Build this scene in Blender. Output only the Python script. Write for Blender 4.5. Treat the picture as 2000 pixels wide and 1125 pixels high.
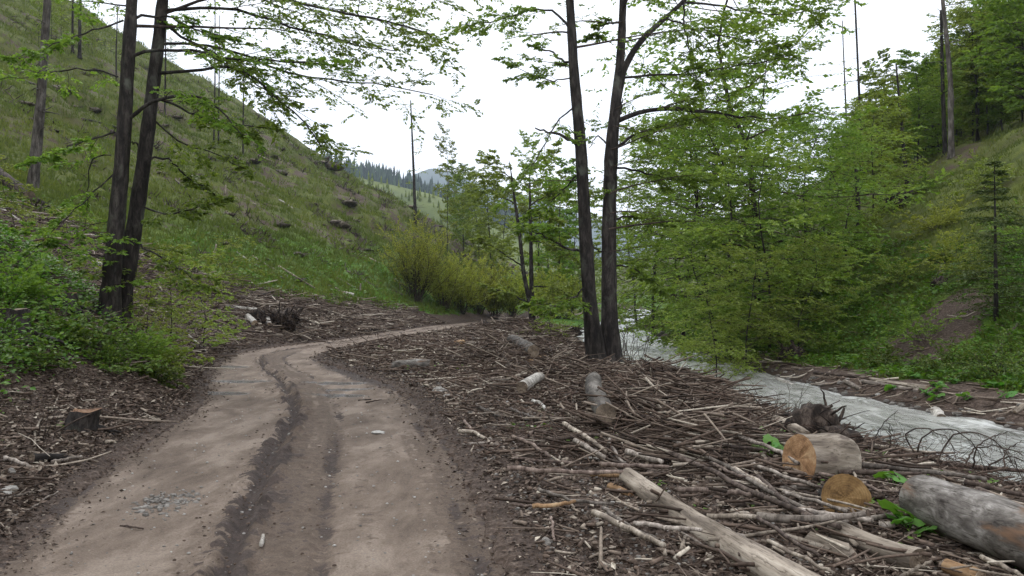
import bpy, math, random
import numpy as np
from mathutils import Vector, Matrix

# ------------------------------------------------------------------ camera, world, sun, exposure
C = bpy.context.scene.collection
SC = bpy.context.scene
for o in list(bpy.data.objects):
    bpy.data.objects.remove(o)
F = 1540.0
CAMZ = 1.7
PITCH = math.atan(27.5 / F)
cam_d = bpy.data.cameras.new('camera'); cam = bpy.data.objects.new('camera', cam_d); C.objects.link(cam)
cam.location = (0, 0, CAMZ); cam.rotation_euler = (math.pi / 2 + PITCH, 0, 0)
cam_d.sensor_width = 36; cam_d.lens = F / 2000 * 36; cam_d.clip_end = 9000; cam_d.clip_start = 0.05
SC.camera = cam

SUN_EL, SUN_AZ = 52, -28          # degrees; azimuth from +Y towards +X
world = bpy.data.worlds.new('World'); SC.world = world; world.use_nodes = True
wn = world.node_tree; wn.nodes.clear()
def N(nt, t, **kw):
    n = nt.nodes.new(t)
    for k, v in kw.items():
        if isinstance(k, str) and k.startswith('i_'): n.inputs[k[2:].replace('_', ' ')].default_value = v
        else: setattr(n, k, v)
    return n
L = lambda nt, a, b: nt.links.new(a, b)
wo = N(wn, 'ShaderNodeOutputWorld'); bg = N(wn, 'ShaderNodeBackground'); bg.inputs['Strength'].default_value = 0.10
sky = N(wn, 'ShaderNodeTexSky'); sky.sky_type = 'NISHITA'; sky.sun_disc = False
sky.sun_elevation = math.radians(SUN_EL); sky.sun_rotation = math.radians(SUN_AZ)
tc = N(wn, 'ShaderNodeTexCoord'); mp = N(wn, 'ShaderNodeMapping'); mp.inputs['Scale'].default_value = (1.2, 1.2, 3.0)
nz = N(wn, 'ShaderNodeTexNoise'); nz.inputs['Scale'].default_value = 2.1; nz.inputs['Detail'].default_value = 5; nz.inputs['Roughness'].default_value = .55
rp = N(wn, 'ShaderNodeValToRGB'); rp.color_ramp.elements[0].position = .30; rp.color_ramp.elements[0].color = (.72, .72, .72, 1)
rp.color_ramp.elements[1].position = .47; rp.color_ramp.elements[1].color = (1, 1, 1, 1)
mx = N(wn, 'ShaderNodeMix', data_type='RGBA'); mx.inputs['B'].default_value = (16.5, 16.7, 17.0, 1)
L(wn, tc.outputs['Generated'], mp.inputs[0]); L(wn, mp.outputs[0], nz.inputs['Vector']); L(wn, nz.outputs['Fac'], rp.inputs[0])
L(wn, rp.outputs['Color'], mx.inputs['Factor']); L(wn, sky.outputs[0], mx.inputs['A']); L(wn, mx.outputs['Result'], bg.inputs['Color'])
L(wn, bg.outputs[0], wo.inputs['Surface'])
sd = bpy.data.lights.new('sun', 'SUN'); sd.energy = 1.5; sd.angle = math.radians(11); sd.color = (1, .965, .91)
sun = bpy.data.objects.new('sun', sd); C.objects.link(sun)
se, sa = math.radians(SUN_EL), math.radians(SUN_AZ)
sdir = Vector((math.cos(se) * math.sin(sa), math.cos(se) * math.cos(sa), math.sin(se)))
sun.rotation_euler = sdir.to_track_quat('Z', 'Y').to_euler(); sun.location = sdir * 50
SC.view_settings.view_transform = 'Standard'; SC.view_settings.look = 'None'
SC.view_settings.exposure = 0.0; SC.view_settings.gamma = 1.0; SC.view_settings.use_curve_mapping = False
try:
    SC.cycles.max_bounces = 6; SC.cycles.diffuse_bounces = 3; SC.cycles.transmission_bounces = 4
    SC.cycles.use_adaptive_sampling = True; SC.cycles.adaptive_threshold = 0.02
except Exception: pass

# ------------------------------------------------------------------ numpy noise
RNG = np.random.default_rng(11)
_perm = np.random.default_rng(5).permutation(512)
_perm = np.concatenate([_perm, _perm, _perm])
_grad = np.random.default_rng(6).uniform(-1, 1, 512)
def vnoise(x, y, seed=0):
    x = np.asarray(x, float); y = np.asarray(y, float)
    xi = np.floor(x).astype(int); yi = np.floor(y).astype(int); fx = x - xi; fy = y - yi
    u = fx * fx * fx * (fx * (fx * 6 - 15) + 10); v = fy * fy * fy * (fy * (fy * 6 - 15) + 10)
    def g(a, b): return _grad[_perm[(_perm[(a + seed * 37) & 511] + b) & 511]]
    return (g(xi, yi) * (1 - u) + g(xi + 1, yi) * u) * (1 - v) + (g(xi, yi + 1) * (1 - u) + g(xi + 1, yi + 1) * u) * v
def fbm(x, y, oct=4, seed=0, gain=.5):
    s = 0; a = 1; t = 0
    for i in range(oct):
        s = s + a * vnoise(x * 2 ** i + 17.3 * i, y * 2 ** i - 9.1 * i, seed + i); t += a; a *= gain
    return s / t
def sst(a, b, x):
    t = np.clip((x - a) / (b - a), 0, 1); return t * t * (3 - 2 * t)
def smooth_curve(pts):
    ys = np.array([p[0] for p in pts], float); xs = np.array([p[1] for p in pts], float)
    g = np.linspace(ys[0], ys[-1], 2400); v = np.interp(g, ys, xs)
    w = 2400 * 2.2 / (ys[-1] - ys[0]); k = int(max(3, w)) | 1
    ker = np.hanning(k + 2)[1:-1]; ker /= ker.sum()
    vp = np.concatenate([np.linspace(v[0] - (v[1] - v[0]) * (k // 2), v[0], k // 2, endpoint=False), v, v[-1] + (v[-1] - v[-2]) * np.arange(1, k // 2 + 1)])
    vs = np.convolve(vp, ker, 'valid')
    return lambda y: np.interp(y, g, vs)
LE = smooth_curve([(-6, -2.2), (0, -2.6), (4.9, -3.24), (6.4, -3.72), (8.5, -4.3), (12.5, -5.0), (16.4, -6.4), (20, -7.6), (24, -8.75), (27.6, -9.2), (31, -8.8), (35, -7.9), (44, -7.1), (57, -5.5), (71, -2.3), (97, 4), (130, 12), (180, 18), (260, 22), (420, 10)])
RE = smooth_curve([(-6, 1.4), (0, .9), (4.9, .03), (6.4, -.17), (8.5, -.55), (12.5, -1.38), (16.4, -2.5), (19, -3.7), (21.5, -5.0), (24, -5.95), (27.5, -6.25), (35, -5.7), (45, -4.4), (61, -2), (71, .3), (97, 6.6), (130, 15), (180, 21.5), (260, 26), (420, 14)])
RC = smooth_curve([(-6, 11.5), (5, 9.6), (10, 8.7), (15, 7.9), (20, 6.9), (25, 6.5), (30, 6.3), (38, 5.9), (46, 6.2), (58, 7.4), (70, 9), (100, 16), (150, 24), (260, 34), (420, 24)])
RW = smooth_curve([(-6, 2.2), (5, 2.2), (12, 2.2), (20, 2.1), (30, 2.0), (38, 2.6), (50, 2.6), (70, 2.0), (420, 2.0)])
def WZ(y): return -0.8 + 0.008 * (np.maximum(y, 5) - 15)
K1 = lambda y: np.interp(y, [-6, 8, 12, 16, 22, 40, 400], [.32, .35, .44, .72, .52, .42, .5])
HEAPS = [(1.55, 9.4, .26, .75, 1.1), (2.1, 7.9, .12, .6, .8), (2.7, 12.2, .22, .9, 1.4), (3.3, 17, .25, 1.0, 1.8), (1.3, 15.5, .14, .9, 1.6), (1.2, 31, .35, 1.6, 3.0), (.6, 42, .4, 2.0, 4.0), (-.3, 21, .14, 1.3, 2.0)]
def height(x, y, fine=True):
    x = np.asarray(x, float); y = np.asarray(y, float)
    le, re, rc, rw = LE(y), RE(y), RC(y), RW(y)
    s = le - x
    k1 = K1(y)
    # left hillside
    zs = k1 * np.clip(s - .1, 0, 4) + .565 * np.clip(s - 4, 0, None) + .27 * np.clip(s - 48, 0, None)
    dist = np.hypot(x, y)
    crest = 125 + 30 * fbm(y / 90., x / 260., 2, 3)
    zl = np.where(zs < .01, zs, crest * (1 - np.exp(-zs / crest * 1.0)) * 1.06)
    back = np.clip(y - 150, 0, None)
    zl = zl / (1 + (back / 260.) ** 2)
    # right hillside
    rfoot = rc + rw
    flat = np.interp(y, [-6, 12, 20, 28, 36, 420], [2.2, 2.5, 3.2, 2.6, 1.0, 2.0])
    t = x - rfoot
    wz = WZ(y)
    zr = np.where(t > 0, wz + .12 * np.clip(t, 0, None) + .28 * sst(0, .8, t) + .46 * np.clip(t - flat, 0, None) + .06 * np.clip(t - flat - 14, 0, None), 0)
    cr = 120.
    zr = np.where(zr > 0, cr * (1 - np.exp(-zr / cr)) * 1.03, zr)
    # river bed
    d = np.abs(x - rc) / rw
    bed = wz - .45 * np.clip(1 - d ** 2, 0, 1)
    # debris strip between road and river
    lb = rc - rw
    w = np.clip((x - re) / np.maximum(lb - re, .5), 0, 1)
    mound = (.13 * np.sin(np.pi * np.clip(w * 1.08, 0, 1)) * (1 + .8 * fbm(x / 1.7, y / 1.9, 3, 9))) * sst(.2, 1.4, x - re)
    for hx, hy, ha, sx_, sy_ in HEAPS: mound = mound + ha * np.exp(-((x - hx) / sx_) ** 2 - ((y - hy) / sy_) ** 2) * (1 + .6 * fbm(x / .6, y / .6, 2, 10))
    mid = mound + (wz - .03) * (.75 * np.clip((4.2 - (lb - x)) / 4.2, 0, 1) ** 1.5 + .25 * sst(.7, 0, lb - x))
    z = np.where(x < le, zl, np.where(x <= re, 0, np.where(x < lb, mid, np.where(x < rfoot, bed, zr))))
    # smooth undulation away from the road / river
    off = np.clip(np.maximum(le - x, 0), 0, 30) + np.clip(np.maximum(x - rfoot - .6, 0), 0, 30)
    z = z + fbm(x / 9, y / 9, 3, 21) * .055 * off * np.clip(dist / 30, .4, 2.4) * .55
    tt = fbm((x + y * .5) / 7., (z - .1 * y) / 1.6, 3, 33); z = z + (tt * .5 + 1.3 * np.minimum(fbm((x + y * .9) / 16., (x - y) / 60., 2, 35), .0)) * np.clip((off - 3) / 12, 0, 1.4) * (dist < 400)
    z = z + fbm(x / 1.6, y / 1.6, 3, 31) * .045 * np.clip(off, 0, 6) * (dist < 400)
    if fine:
        rgh = sst(0, .5, np.maximum(le - x, x - re)) * (1 - sst(.0, -.25, np.abs(x - rc) - rw))
        z = z + fbm(x / .35, y / .35, 3, 41) * .035 * rgh
    z = z + .055 * sst(.55, .15, np.abs(le - .25 - x)) * (1 + fbm(x * 2.2, y * 2.2, 2, 8)) * (y < 80)
    z = z + .06 * sst(.6, .15, np.abs(x - re - .3)) * (1 + fbm(x * 2.2, y * 2.2, 2, 7)) * (y < 80)
    return z
def H(x, y): return float(height(np.array([x]), np.array([y]))[0])
CT, ST = math.cos(PITCH), math.sin(PITCH)
def ray(px, py):
    cx = (px - 1000) / F; cy = (562.5 - py) / F
    return np.array([cx, CT - cy * ST, ST + cy * CT])
def W(px, py, d):
    r = ray(px, py); r = r / r[1]
    return np.array([r[0] * d, d, CAMZ + r[2] * d])
_T = np.concatenate([np.arange(2.5, 60, .04), np.geomspace(60, 420, 1500)])
def G(px, py, lift=0.0):
    """the point of the ground seen at photo position px,py"""
    r = ray(px, py); r = r / r[1]
    x = r[0] * _T; z = CAMZ + r[2] * _T
    g = height(x, _T, False) + lift
    k = np.argmax(z < g)
    if z[k] >= g[k]: k = len(_T) - 1
    return np.array([x[k], _T[k], z[k]])

# ------------------------------------------------------------------ materials
def newmat(name):
    m = bpy.data.materials.new(name); m.use_nodes = True; nt = m.node_tree
    b = nt.nodes['Principled BSDF']; return m, nt, b
def ramp(nt, stops, src=None):
    r = N(nt, 'ShaderNodeValToRGB'); e = r.color_ramp.elements
    while len(e) < len(stops): e.new(.5)
    for i, (p, c) in enumerate(stops):
        e[i].position = p; e[i].color = (*c, 1) if len(c) == 3 else c
    if src is not None: L(nt, src, r.inputs[0])
    return r
def noise(nt, scale, detail=4, rough=.55, vec=None, sc3=None, dist=0):
    n = N(nt, 'ShaderNodeTexNoise'); n.inputs['Scale'].default_value = scale; n.inputs['Detail'].default_value = detail
    n.inputs['Roughness'].default_value = rough; n.inputs['Distortion'].default_value = dist
    if vec is not None:
        if sc3:
            mp = N(nt, 'ShaderNodeMapping'); mp.inputs['Scale'].default_value = sc3; L(nt, vec, mp.inputs[0]); vec = mp.outputs[0]
        L(nt, vec, n.inputs['Vector'])
    return n
def mix(nt, fac, a, b, mode='MIX'):
    m = N(nt, 'ShaderNodeMix', data_type='RGBA'); m.blend_type = mode
    for s, v in (('Factor', fac), ('A', a), ('B', b)):
        if isinstance(v, (int, float)): m.inputs[s].default_value = v
        elif isinstance(v, tuple): m.inputs[s].default_value = (*v, 1)
        else: L(nt, v, m.inputs[s])
    return m.outputs['Result']
def bump(nt, b, src, dist, strength=.6):
    bn = N(nt, 'ShaderNodeBump'); bn.inputs['Strength'].default_value = strength; bn.inputs['Distance'].default_value = dist
    L(nt, src, bn.inputs['Height']); L(nt, bn.outputs[0], b.inputs['Normal']); return bn
def attr(nt, name): 
    a = N(nt, 'ShaderNodeAttribute'); a.attribute_name = name; return a.outputs['Fac']
M = {}
def mat_wood(name, dark, mid, light, rough=.85, scale=6, stretch=(1, 1, .12), patch=None, obj_rand=.35, bumpd=.01, patch_sc=2.0, patch_lo=.52, patch_hi=.6):
    m, nt, b = newmat(name); tc = N(nt, 'ShaderNodeTexCoord'); v = tc.outputs['Object']
    n = noise(nt, scale, 6, .65, v, stretch, .4)
    col = ramp(nt, [(.36, dark), (.5, mid), (.64, light)], n.outputs['Fac']).outputs['Color']
    nc = noise(nt, scale * 5, 4, .7, v, (1, 1, .16 if stretch[2] < 1 else 1.2), .8)
    crack = ramp(nt, [(.36, (.42, .40, .38)), (.47, (1, 1, 1)), (.62, (1, 1, 1)), (.74, (1.35, 1.33, 1.3))], nc.outputs['Fac']).outputs['Color']
    col = mix(nt, 1.0, col, crack, 'MULTIPLY')
    nb_ = noise(nt, 1.4, 3, .5, v); blot = ramp(nt, [(.38, (.62, .60, .58)), (.56, (1.1, 1.1, 1.1))], nb_.outputs['Fac']).outputs['Color']
    col = mix(nt, 1.0, col, blot, 'MULTIPLY')
    if patch:
        n2 = noise(nt, patch_sc, 5, .6, v, (1, 1, .45), .6)
        r2 = ramp(nt, [(patch_lo, (0, 0, 0)), (patch_hi, (1, 1, 1))], n2.outputs['Fac'])
        col = mix(nt, r2.outputs['Color'], col, patch)
    t = attr(nt, 'tint'); oi = N(nt, 'ShaderNodeObjectInfo')
    ad = N(nt, 'ShaderNodeMath', operation='ADD'); L(nt, t, ad.inputs[0]); L(nt, oi.outputs['Random'], ad.inputs[1])
    fr = N(nt, 'ShaderNodeMath', operation='FRACT'); L(nt, ad.outputs[0], fr.inputs[0])
    r3 = ramp(nt, [(0, (1 - obj_rand,) * 3), (1, (1 + obj_rand,) * 3)], fr.outputs[0])
    col = mix(nt, 1.0, col, r3.outputs['Color'], 'MULTIPLY')
    L(nt, col, b.inputs['Base Color']); b.inputs['Roughness'].default_value = rough
    b.inputs['Specular IOR Level'].default_value = .25
    bump(nt, b, n.outputs['Fac'], bumpd, .8)
    M[name] = m; return m
mat_wood('bark_dark', (.010, .008, .008), (.026, .022, .021), (.062, .054, .050), scale=9, stretch=(1, 1, .28), patch=(.075, .078, .066), bumpd=.03, obj_rand=.12, patch_sc=2.6, patch_lo=.56, patch_hi=.68)
mat_wood('bark_grey', (.04, .035, .032), (.10, .09, .082), (.19, .175, .16), scale=8, stretch=(1, 1, .2), obj_rand=.2, bumpd=.015)
mat_wood('bark_log', (.06, .052, .048), (.15, .138, .128), (.33, .315, .30), scale=9, stretch=(1, 1, .5), patch=(.14, .085, .055), bumpd=.008, obj_rand=.12, patch_sc=1.9, patch_lo=.50, patch_hi=.56)
mat_wood('pale_wood', (.11, .09, .074), (.27, .23, .19), (.46, .41, .35), scale=9, stretch=(1, 1, .08), patch=(.12, .095, .08), bumpd=.006, obj_rand=.2, patch_sc=3.5, patch_lo=.58, patch_hi=.66)
mat_wood('white_bark', (.25, .235, .215), (.48, .46, .43), (.68, .66, .62), scale=7, stretch=(1, 1, 1.6), patch=(.16, .13, .11), bumpd=.004, obj_rand=.1, patch_sc=4, patch_lo=.6, patch_hi=.66)
mat_wood('tan_wood', (.16, .095, .05), (.32, .20, .11), (.46, .33, .2), scale=9, stretch=(1, 1, .1), obj_rand=.2, bumpd=.005)
mat_wood('stick_brown', (.045, .032, .027), (.11, .082, .070), (.22, .175, .15), scale=14, stretch=(1, 1, .25), obj_rand=.5, bumpd=.004)
mat_wood('stick_grey', (.08, .067, .058), (.19, .163, .143), (.33, .295, .265), scale=14, stretch=(1, 1, .25), obj_rand=.45, bumpd=.004)
mat_wood('twig', (.02, .014, .012), (.045, .032, .027), (.09, .066, .055), scale=12, obj_rand=.4, bumpd=.003)
mat_wood('rust_brush', (.035, .021, .016), (.085, .054, .042), (.15, .10, .08), scale=14, obj_rand=.5, bumpd=.003)
mat_wood('old_stump', (.035, .029, .021), (.08, .067, .05), (.17, .148, .12), scale=10, obj_rand=.35, bumpd=.03)
mat_wood('hill_brush', (.04, .03, .028), (.085, .065, .058), (.15, .12, .11), scale=10, obj_rand=.4, bumpd=.01)
mat_wood('root_mat', (.012, .009, .008), (.04, .029, .024), (.12, .095, .08), scale=10, stretch=(1, 1, .6), obj_rand=.2, bumpd=.03)
def mat_debris():
    m, nt, b = newmat('debris'); t = attr(nt, 'tint')
    r = ramp(nt, [(0, (.018, .013, .010)), (.3, (.062, .043, .033)), (.55, (.13, .095, .075)), (.8, (.26, .215, .175)), (1, (.48, .43, .36))], t)
    tc = N(nt, 'ShaderNodeTexCoord'); n = noise(nt, 30, 3, .6, tc.outputs['Object'])
    r2 = ramp(nt, [(.3, (.6,) * 3), (.7, (1.35,) * 3)], n.outputs['Fac'])
    L(nt, mix(nt, 1.0, r.outputs['Color'], r2.outputs['Color'], 'MULTIPLY'), b.inputs['Base Color'])
    b.inputs['Roughness'].default_value = .85; b.inputs['Specular IOR Level'].default_value = .25; M['debris'] = m
mat_debris()
def mat_stone():
    m, nt, b = newmat('stone'); t = attr(nt, 'tint')
    tc = N(nt, 'ShaderNodeTexCoord'); n = noise(nt, 22, 5, .6, tc.outputs['Object'])
    r = ramp(nt, [(0, (.07, .065, .06)), (.6, (.19, .175, .16)), (1, (.42, .41, .39))], t)
    r2 = ramp(nt, [(.3, (.65,) * 3), (.7, (1.3,) * 3)], n.outputs['Fac'])
    L(nt, mix(nt, 1.0, r.outputs['Color'], r2.outputs['Color'], 'MULTIPLY'), b.inputs['Base Color'])
    b.inputs['Roughness'].default_value = .8; bump(nt, b, n.outputs['Fac'], .01); M['stone'] = m
mat_stone()
def mat_cut(name, c0, c1, c2):
    m, nt, b = newmat(name); tc = N(nt, 'ShaderNodeTexCoord')
    wv = N(nt, 'ShaderNodeTexWave'); wv.wave_type = 'RINGS'; wv.rings_direction = 'Z'; wv.inputs['Scale'].default_value = 17
    wv.inputs['Distortion'].default_value = 4; wv.inputs['Detail'].default_value = 4; wv.inputs['Detail Scale'].default_value = 2
    L(nt, tc.outputs['Object'], wv.inputs[0])
    n = noise(nt, 6, 7, .68, tc.outputs['Object'])
    c = ramp(nt, [(.36, c0), (.5, c1), (.64, c2)], n.outputs['Fac']).outputs['Color']
    r2 = ramp(nt, [(.0, (.72,) * 3), (1, (1.12,) * 3)], wv.outputs['Fac'])
    L(nt, mix(nt, .5, c, r2.outputs['Color'], 'MULTIPLY'), b.inputs['Base Color'])
    b.inputs['Roughness'].default_value = .8; b.inputs['Specular IOR Level'].default_value = .2; bump(nt, b, n.outputs['Fac'], .006); M[name] = m
mat_cut('cut_orange', (.15, .08, .04), (.33, .19, .10), (.50, .34, .20))
mat_cut('cut_red', (.07, .035, .022), (.15, .08, .048), (.26, .17, .11))
mat_cut('cut_yellow', (.08, .045, .02), (.21, .125, .052), (.31, .20, .09))
mat_cut('cut_grey', (.08, .062, .048), (.16, .125, .095), (.26, .21, .16))
mat_cut('cut_pale', (.22, .16, .11), (.38, .29, .21), (.52, .44, .34))
def mat_leaf(name, stops, transl=.45, rough=.5):
    m, nt, b = newmat(name); t = attr(nt, 'tint'); oi = N(nt, 'ShaderNodeObjectInfo')
    r = ramp(nt, stops, t)
    hs = N(nt, 'ShaderNodeHueSaturation'); L(nt, r.outputs['Color'], hs.inputs['Color'])
    ml = N(nt, 'ShaderNodeMapRange'); ml.inputs['To Min'].default_value = .78; ml.inputs['To Max'].default_value = 1.2; L(nt, oi.outputs['Random'], ml.inputs['Value']); L(nt, ml.outputs[0], hs.inputs['Value'])
    mh = N(nt, 'ShaderNodeMapRange'); mh.inputs['To Min'].default_value = .488; mh.inputs['To Max'].default_value = .512; L(nt, oi.outputs['Random'], mh.inputs['Value']); L(nt, mh.outputs[0], hs.inputs['Hue'])
    L(nt, hs.outputs[0], b.inputs['Base Color']); b.inputs['Roughness'].default_value = rough; b.inputs['Specular IOR Level'].default_value = .3
    tr = N(nt, 'ShaderNodeBsdfTranslucent')
    tcol = mix(nt, 1.0, hs.outputs[0], (1.2, 1.15, .6), 'MULTIPLY'); L(nt, tcol, tr.inputs['Color'])
    ms = N(nt, 'ShaderNodeMixShader'); ms.inputs[0].default_value = transl
    L(nt, b.outputs[0], ms.inputs[1]); L(nt, tr.outputs[0], ms.inputs[2]); L(nt, ms.outputs[0], nt.nodes['Material Output'].inputs['Surface']); M[name] = m
mat_leaf('leaf_beech', [(0, (.072, .135, .018)), (.5, (.15, .255, .040)), (1, (.26, .37, .095))], .52)
mat_leaf('leaf_yellow', [(0, (.10, .15, .024)), (.5, (.18, .25, .045)), (1, (.29, .36, .10))], .48)
mat_leaf('leaf_willow', [(0, (.17, .215, .04)), (.5, (.26, .31, .06)), (1, (.35, .40, .11))], .55)
mat_leaf('leaf_herb', [(0, (.04, .11, .010)), (.5, (.085, .195, .018)), (1, (.16, .28, .045))], .35)
mat_leaf('leaf_far', [(0, (.095, .15, .024)), (.5, (.185, .26, .048)), (1, (.29, .36, .10))], .5)
mat_leaf('leaf_butterbur', [(0, (.05, .15, .02)), (.5, (.09, .24, .035)), (1, (.15, .32, .07))], .4)
mat_leaf('grass_blade', [(0, (.045, .068, .011)), (.5, (.09, .125, .02)), (.85, (.145, .17, .036)), (1, (.20, .17, .08))], .3, .6)
mat_leaf('needle', [(0, (.010, .022, .010)), (.5, (.022, .042, .018)), (1, (.045, .075, .028))], .12, .6)
mat_leaf('needle_sap', [(0, (.035, .06, .016)), (.5, (.07, .105, .028)), (1, (.12, .16, .045))], .25, .6)
mat_leaf('bramble', [(0, (.035, .07, .010)), (.5, (.08, .135, .02)), (1, (.19, .25, .055))], .35)

def mat_ground():
    m, nt, b = newmat('ground'); tc = N(nt, 'ShaderNodeTexCoord'); v = tc.outputs['Object']
    nl = noise(nt, .16, 5, .6, v); nm = noise(nt, 1.3, 5, .65, v); nf = noise(nt, 14, 4, .7, v); nff = noise(nt, 60, 2, .7, v)
    soil = ramp(nt, [(.3, (.028, .020, .016)), (.48, (.068, .048, .038)), (.62, (.125, .094, .078)), (.75, (.22, .18, .15))], nf.outputs['Fac']).outputs['Color']
    g1 = ramp(nt, [(.3, (.036, .048, .011)), (.5, (.072, .092, .016)), (.7, (.115, .130, .028))], nm.outputs['Fac']).outputs['Color']
    g2 = ramp(nt, [(.35, (.045, .11, .010)), (.65, (.085, .19, .018))], nm.outputs['Fac']).outputs['Color']
    lush = attr(nt, 'lush'); grn = attr(nt, 'green'); mud = attr(nt, 'mud')
    g = mix(nt, lush, g1, g2)
    br = ramp(nt, [(.50, (0, 0, 0)), (.64, (.75, .75, .75))], nl.outputs['Fac']).outputs['Color']
    ml = N(nt, 'ShaderNodeMath', operation='SUBTRACT'); ml.inputs[0].default_value = 1; L(nt, lush, ml.inputs[1])
    br2 = mix(nt, ml.outputs[0], (0, 0, 0), br)
    g = mix(nt, br2, g, (.072, .060, .030))
    # ragged edge of the grass
    a1 = N(nt, 'ShaderNodeMath', operation='ADD'); L(nt, grn, a1.inputs[0])
    s1 = N(nt, 'ShaderNodeMapRange'); s1.inputs['From Min'].default_value = .3; s1.inputs['From Max'].default_value = .7; s1.inputs['To Min'].default_value = -.35; s1.inputs['To Max'].default_value = .35
    L(nt, nm.outputs['Fac'], s1.inputs['Value']); L(nt, s1.outputs[0], a1.inputs[1])
    e = ramp(nt, [(.42, (0, 0, 0)), (.6, (1, 1, 1))], a1.outputs[0]).outputs['Color']
    col = mix(nt, e, soil, g)
    dk = mix(nt, mud, col, (.034, .026, .023))
    fine = ramp(nt, [(.3, (.7,) * 3), (.7, (1.25,) * 3)], nff.outputs['Fac']).outputs['Color']
    L(nt, mix(nt, 1.0, dk, fine, 'MULTIPLY'), b.inputs['Base Color']); b.inputs['Roughness'].default_value = .9; b.inputs['Specular IOR Level'].default_value = .2
    bump(nt, b, nf.outputs['Fac'], .05, .8); M['ground'] = m
mat_ground()
def mat_road():
    m, nt, b = newmat('road'); tc = N(nt, 'ShaderNodeTexCoord'); v = tc.outputs['Object']
    n1 = noise(nt, 1.7, 8, .68, v, (1, .4, 1), .3); n2 = noise(nt, 9, 5, .65, v); n3 = noise(nt, 70, 3, .7, v)
    pale = ramp(nt, [(.36, (.11, .082, .064)), (.5, (.185, .143, .114)), (.62, (.275, .222, .182))], n1.outputs['Fac']).outputs['Color']
    dark = ramp(nt, [(.35, (.034, .025, .022)), (.65, (.08, .060, .053))], n2.outputs['Fac']).outputs['Color']
    midc = ramp(nt, [(.35, (.085, .062, .048)), (.65, (.155, .117, .092))], n2.outputs['Fac']).outputs['Color']
    dm = attr(nt, 'dark'); mm = attr(nt, 'midmud'); wet = attr(nt, 'wet')
    def rag(src, amt, lo, hi):
        a = N(nt, 'ShaderNodeMath', operation='ADD'); L(nt, src, a.inputs[0])
        s = N(nt, 'ShaderNodeMapRange'); s.inputs['From Min'].default_value = .3; s.inputs['From Max'].default_value = .7; s.inputs['To Min'].default_value = -amt; s.inputs['To Max'].default_value = amt
        L(nt, n2.outputs['Fac'], s.inputs['Value']); L(nt, s.outputs[0], a.inputs[1])
        return ramp(nt, [(lo, (0, 0, 0)), (hi, (1, 1, 1))], a.outputs[0]).outputs['Color']
    c = mix(nt, rag(mm, .5, .36, .66), pale, midc)
    c = mix(nt, rag(dm, .5, .42, .58), c, dark)
    c = mix(nt, wet, c, (.05, .042, .038))
    vo = N(nt, 'ShaderNodeTexVoronoi'); vo.inputs['Scale'].default_value = 26; L(nt, v, vo.inputs['Vector'])
    vr = ramp(nt, [(.10, (1, 1, 1)), (.16, (0, 0, 0))], vo.outputs['Distance']).outputs['Color']
    wn_ = N(nt, 'ShaderNodeSeparateColor'); L(nt, vo.outputs['Color'], wn_.inputs[0])
    gr = ramp(nt, [(.80, (0, 0, 0)), (.84, (1, 1, 1))], wn_.outputs[0]).outputs['Color']
    peb = mix(nt, 1.0, vr, gr, 'MULTIPLY')
    c = mix(nt, peb, c, (.24, .22, .20))
    fine = ramp(nt, [(.3, (.72,) * 3), (.7, (1.25,) * 3)], n3.outputs['Fac']).outputs['Color']
    L(nt, mix(nt, 1.0, c, fine, 'MULTIPLY'), b.inputs['Base Color'])
    rr = N(nt, 'ShaderNodeMapRange'); rr.inputs['To Min'].default_value = .88; rr.inputs['To Max'].default_value = .08; L(nt, wet, rr.inputs['Value']); L(nt, rr.outputs[0], b.inputs['Roughness'])
    b.inputs['Specular IOR Level'].default_value = .3
    hm = mix(nt, .5, n2.outputs['Fac'], n3.outputs['Fac']); bump(nt, b, hm, .04, 1.0); M['road'] = m
mat_road()
def mat_water(name='water', col0=(.20, .205, .19), col1=(.44, .445, .43)):
    m, nt, b = newmat(name); tc = N(nt, 'ShaderNodeTexCoord'); v = tc.outputs['Object']
    n1 = noise(nt, 1.6, 5, .6, v, (1, .3, 1), 1.6); n2 = noise(nt, 4.5, 5, .62, v, (1, .42, 1), 1.4); fo = attr(nt, 'foam')
    c = ramp(nt, [(.35, col0), (.65, col1)], n1.outputs['Fac']).outputs['Color']
    a = N(nt, 'ShaderNodeMath', operation='ADD'); L(nt, fo, a.inputs[0]); L(nt, n2.outputs['Fac'], a.inputs[1])
    f = ramp(nt, [(.68, (0, 0, 0)), (.92, (.9, .9, .9))], a.outputs[0]).outputs['Color']
    c = mix(nt, f, c, (.68, .70, .69))
    L(nt, c, b.inputs['Base Color']); b.inputs['Roughness'].default_value = .16; b.inputs['IOR'].default_value = 1.33
    bump(nt, b, n2.outputs['Fac'], .05, .9); M[name] = m
mat_water()
def simple(name, col, rough=.8):
    m, nt, b = newmat(name); tc = N(nt, 'ShaderNodeTexCoord'); n = noise(nt, 8, 4, .6, tc.outputs['Object'])
    r = ramp(nt, [(.3, tuple(c * .7 for c in col)), (.7, tuple(min(1, c * 1.25) for c in col))], n.outputs['Fac'])
    L(nt, r.outputs['Color'], b.inputs['Base Color']); b.inputs['Roughness'].default_value = rough; M[name] = m
simple('mountain', (.035, .06, .035), .95)
def mat_hillfar():
    m, nt, b = newmat('hill_far'); tc = N(nt, 'ShaderNodeTexCoord'); n = noise(nt, .03, 6, .65, tc.outputs['Object'])
    r = ramp(nt, [(.35, (.05, .075, .02)), (.65, (.13, .165, .04))], n.outputs['Fac']); L(nt, r.outputs['Color'], b.inputs['Base Color']); b.inputs['Roughness'].default_value = .95; M['hill_far'] = m
mat_hillfar()

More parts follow.
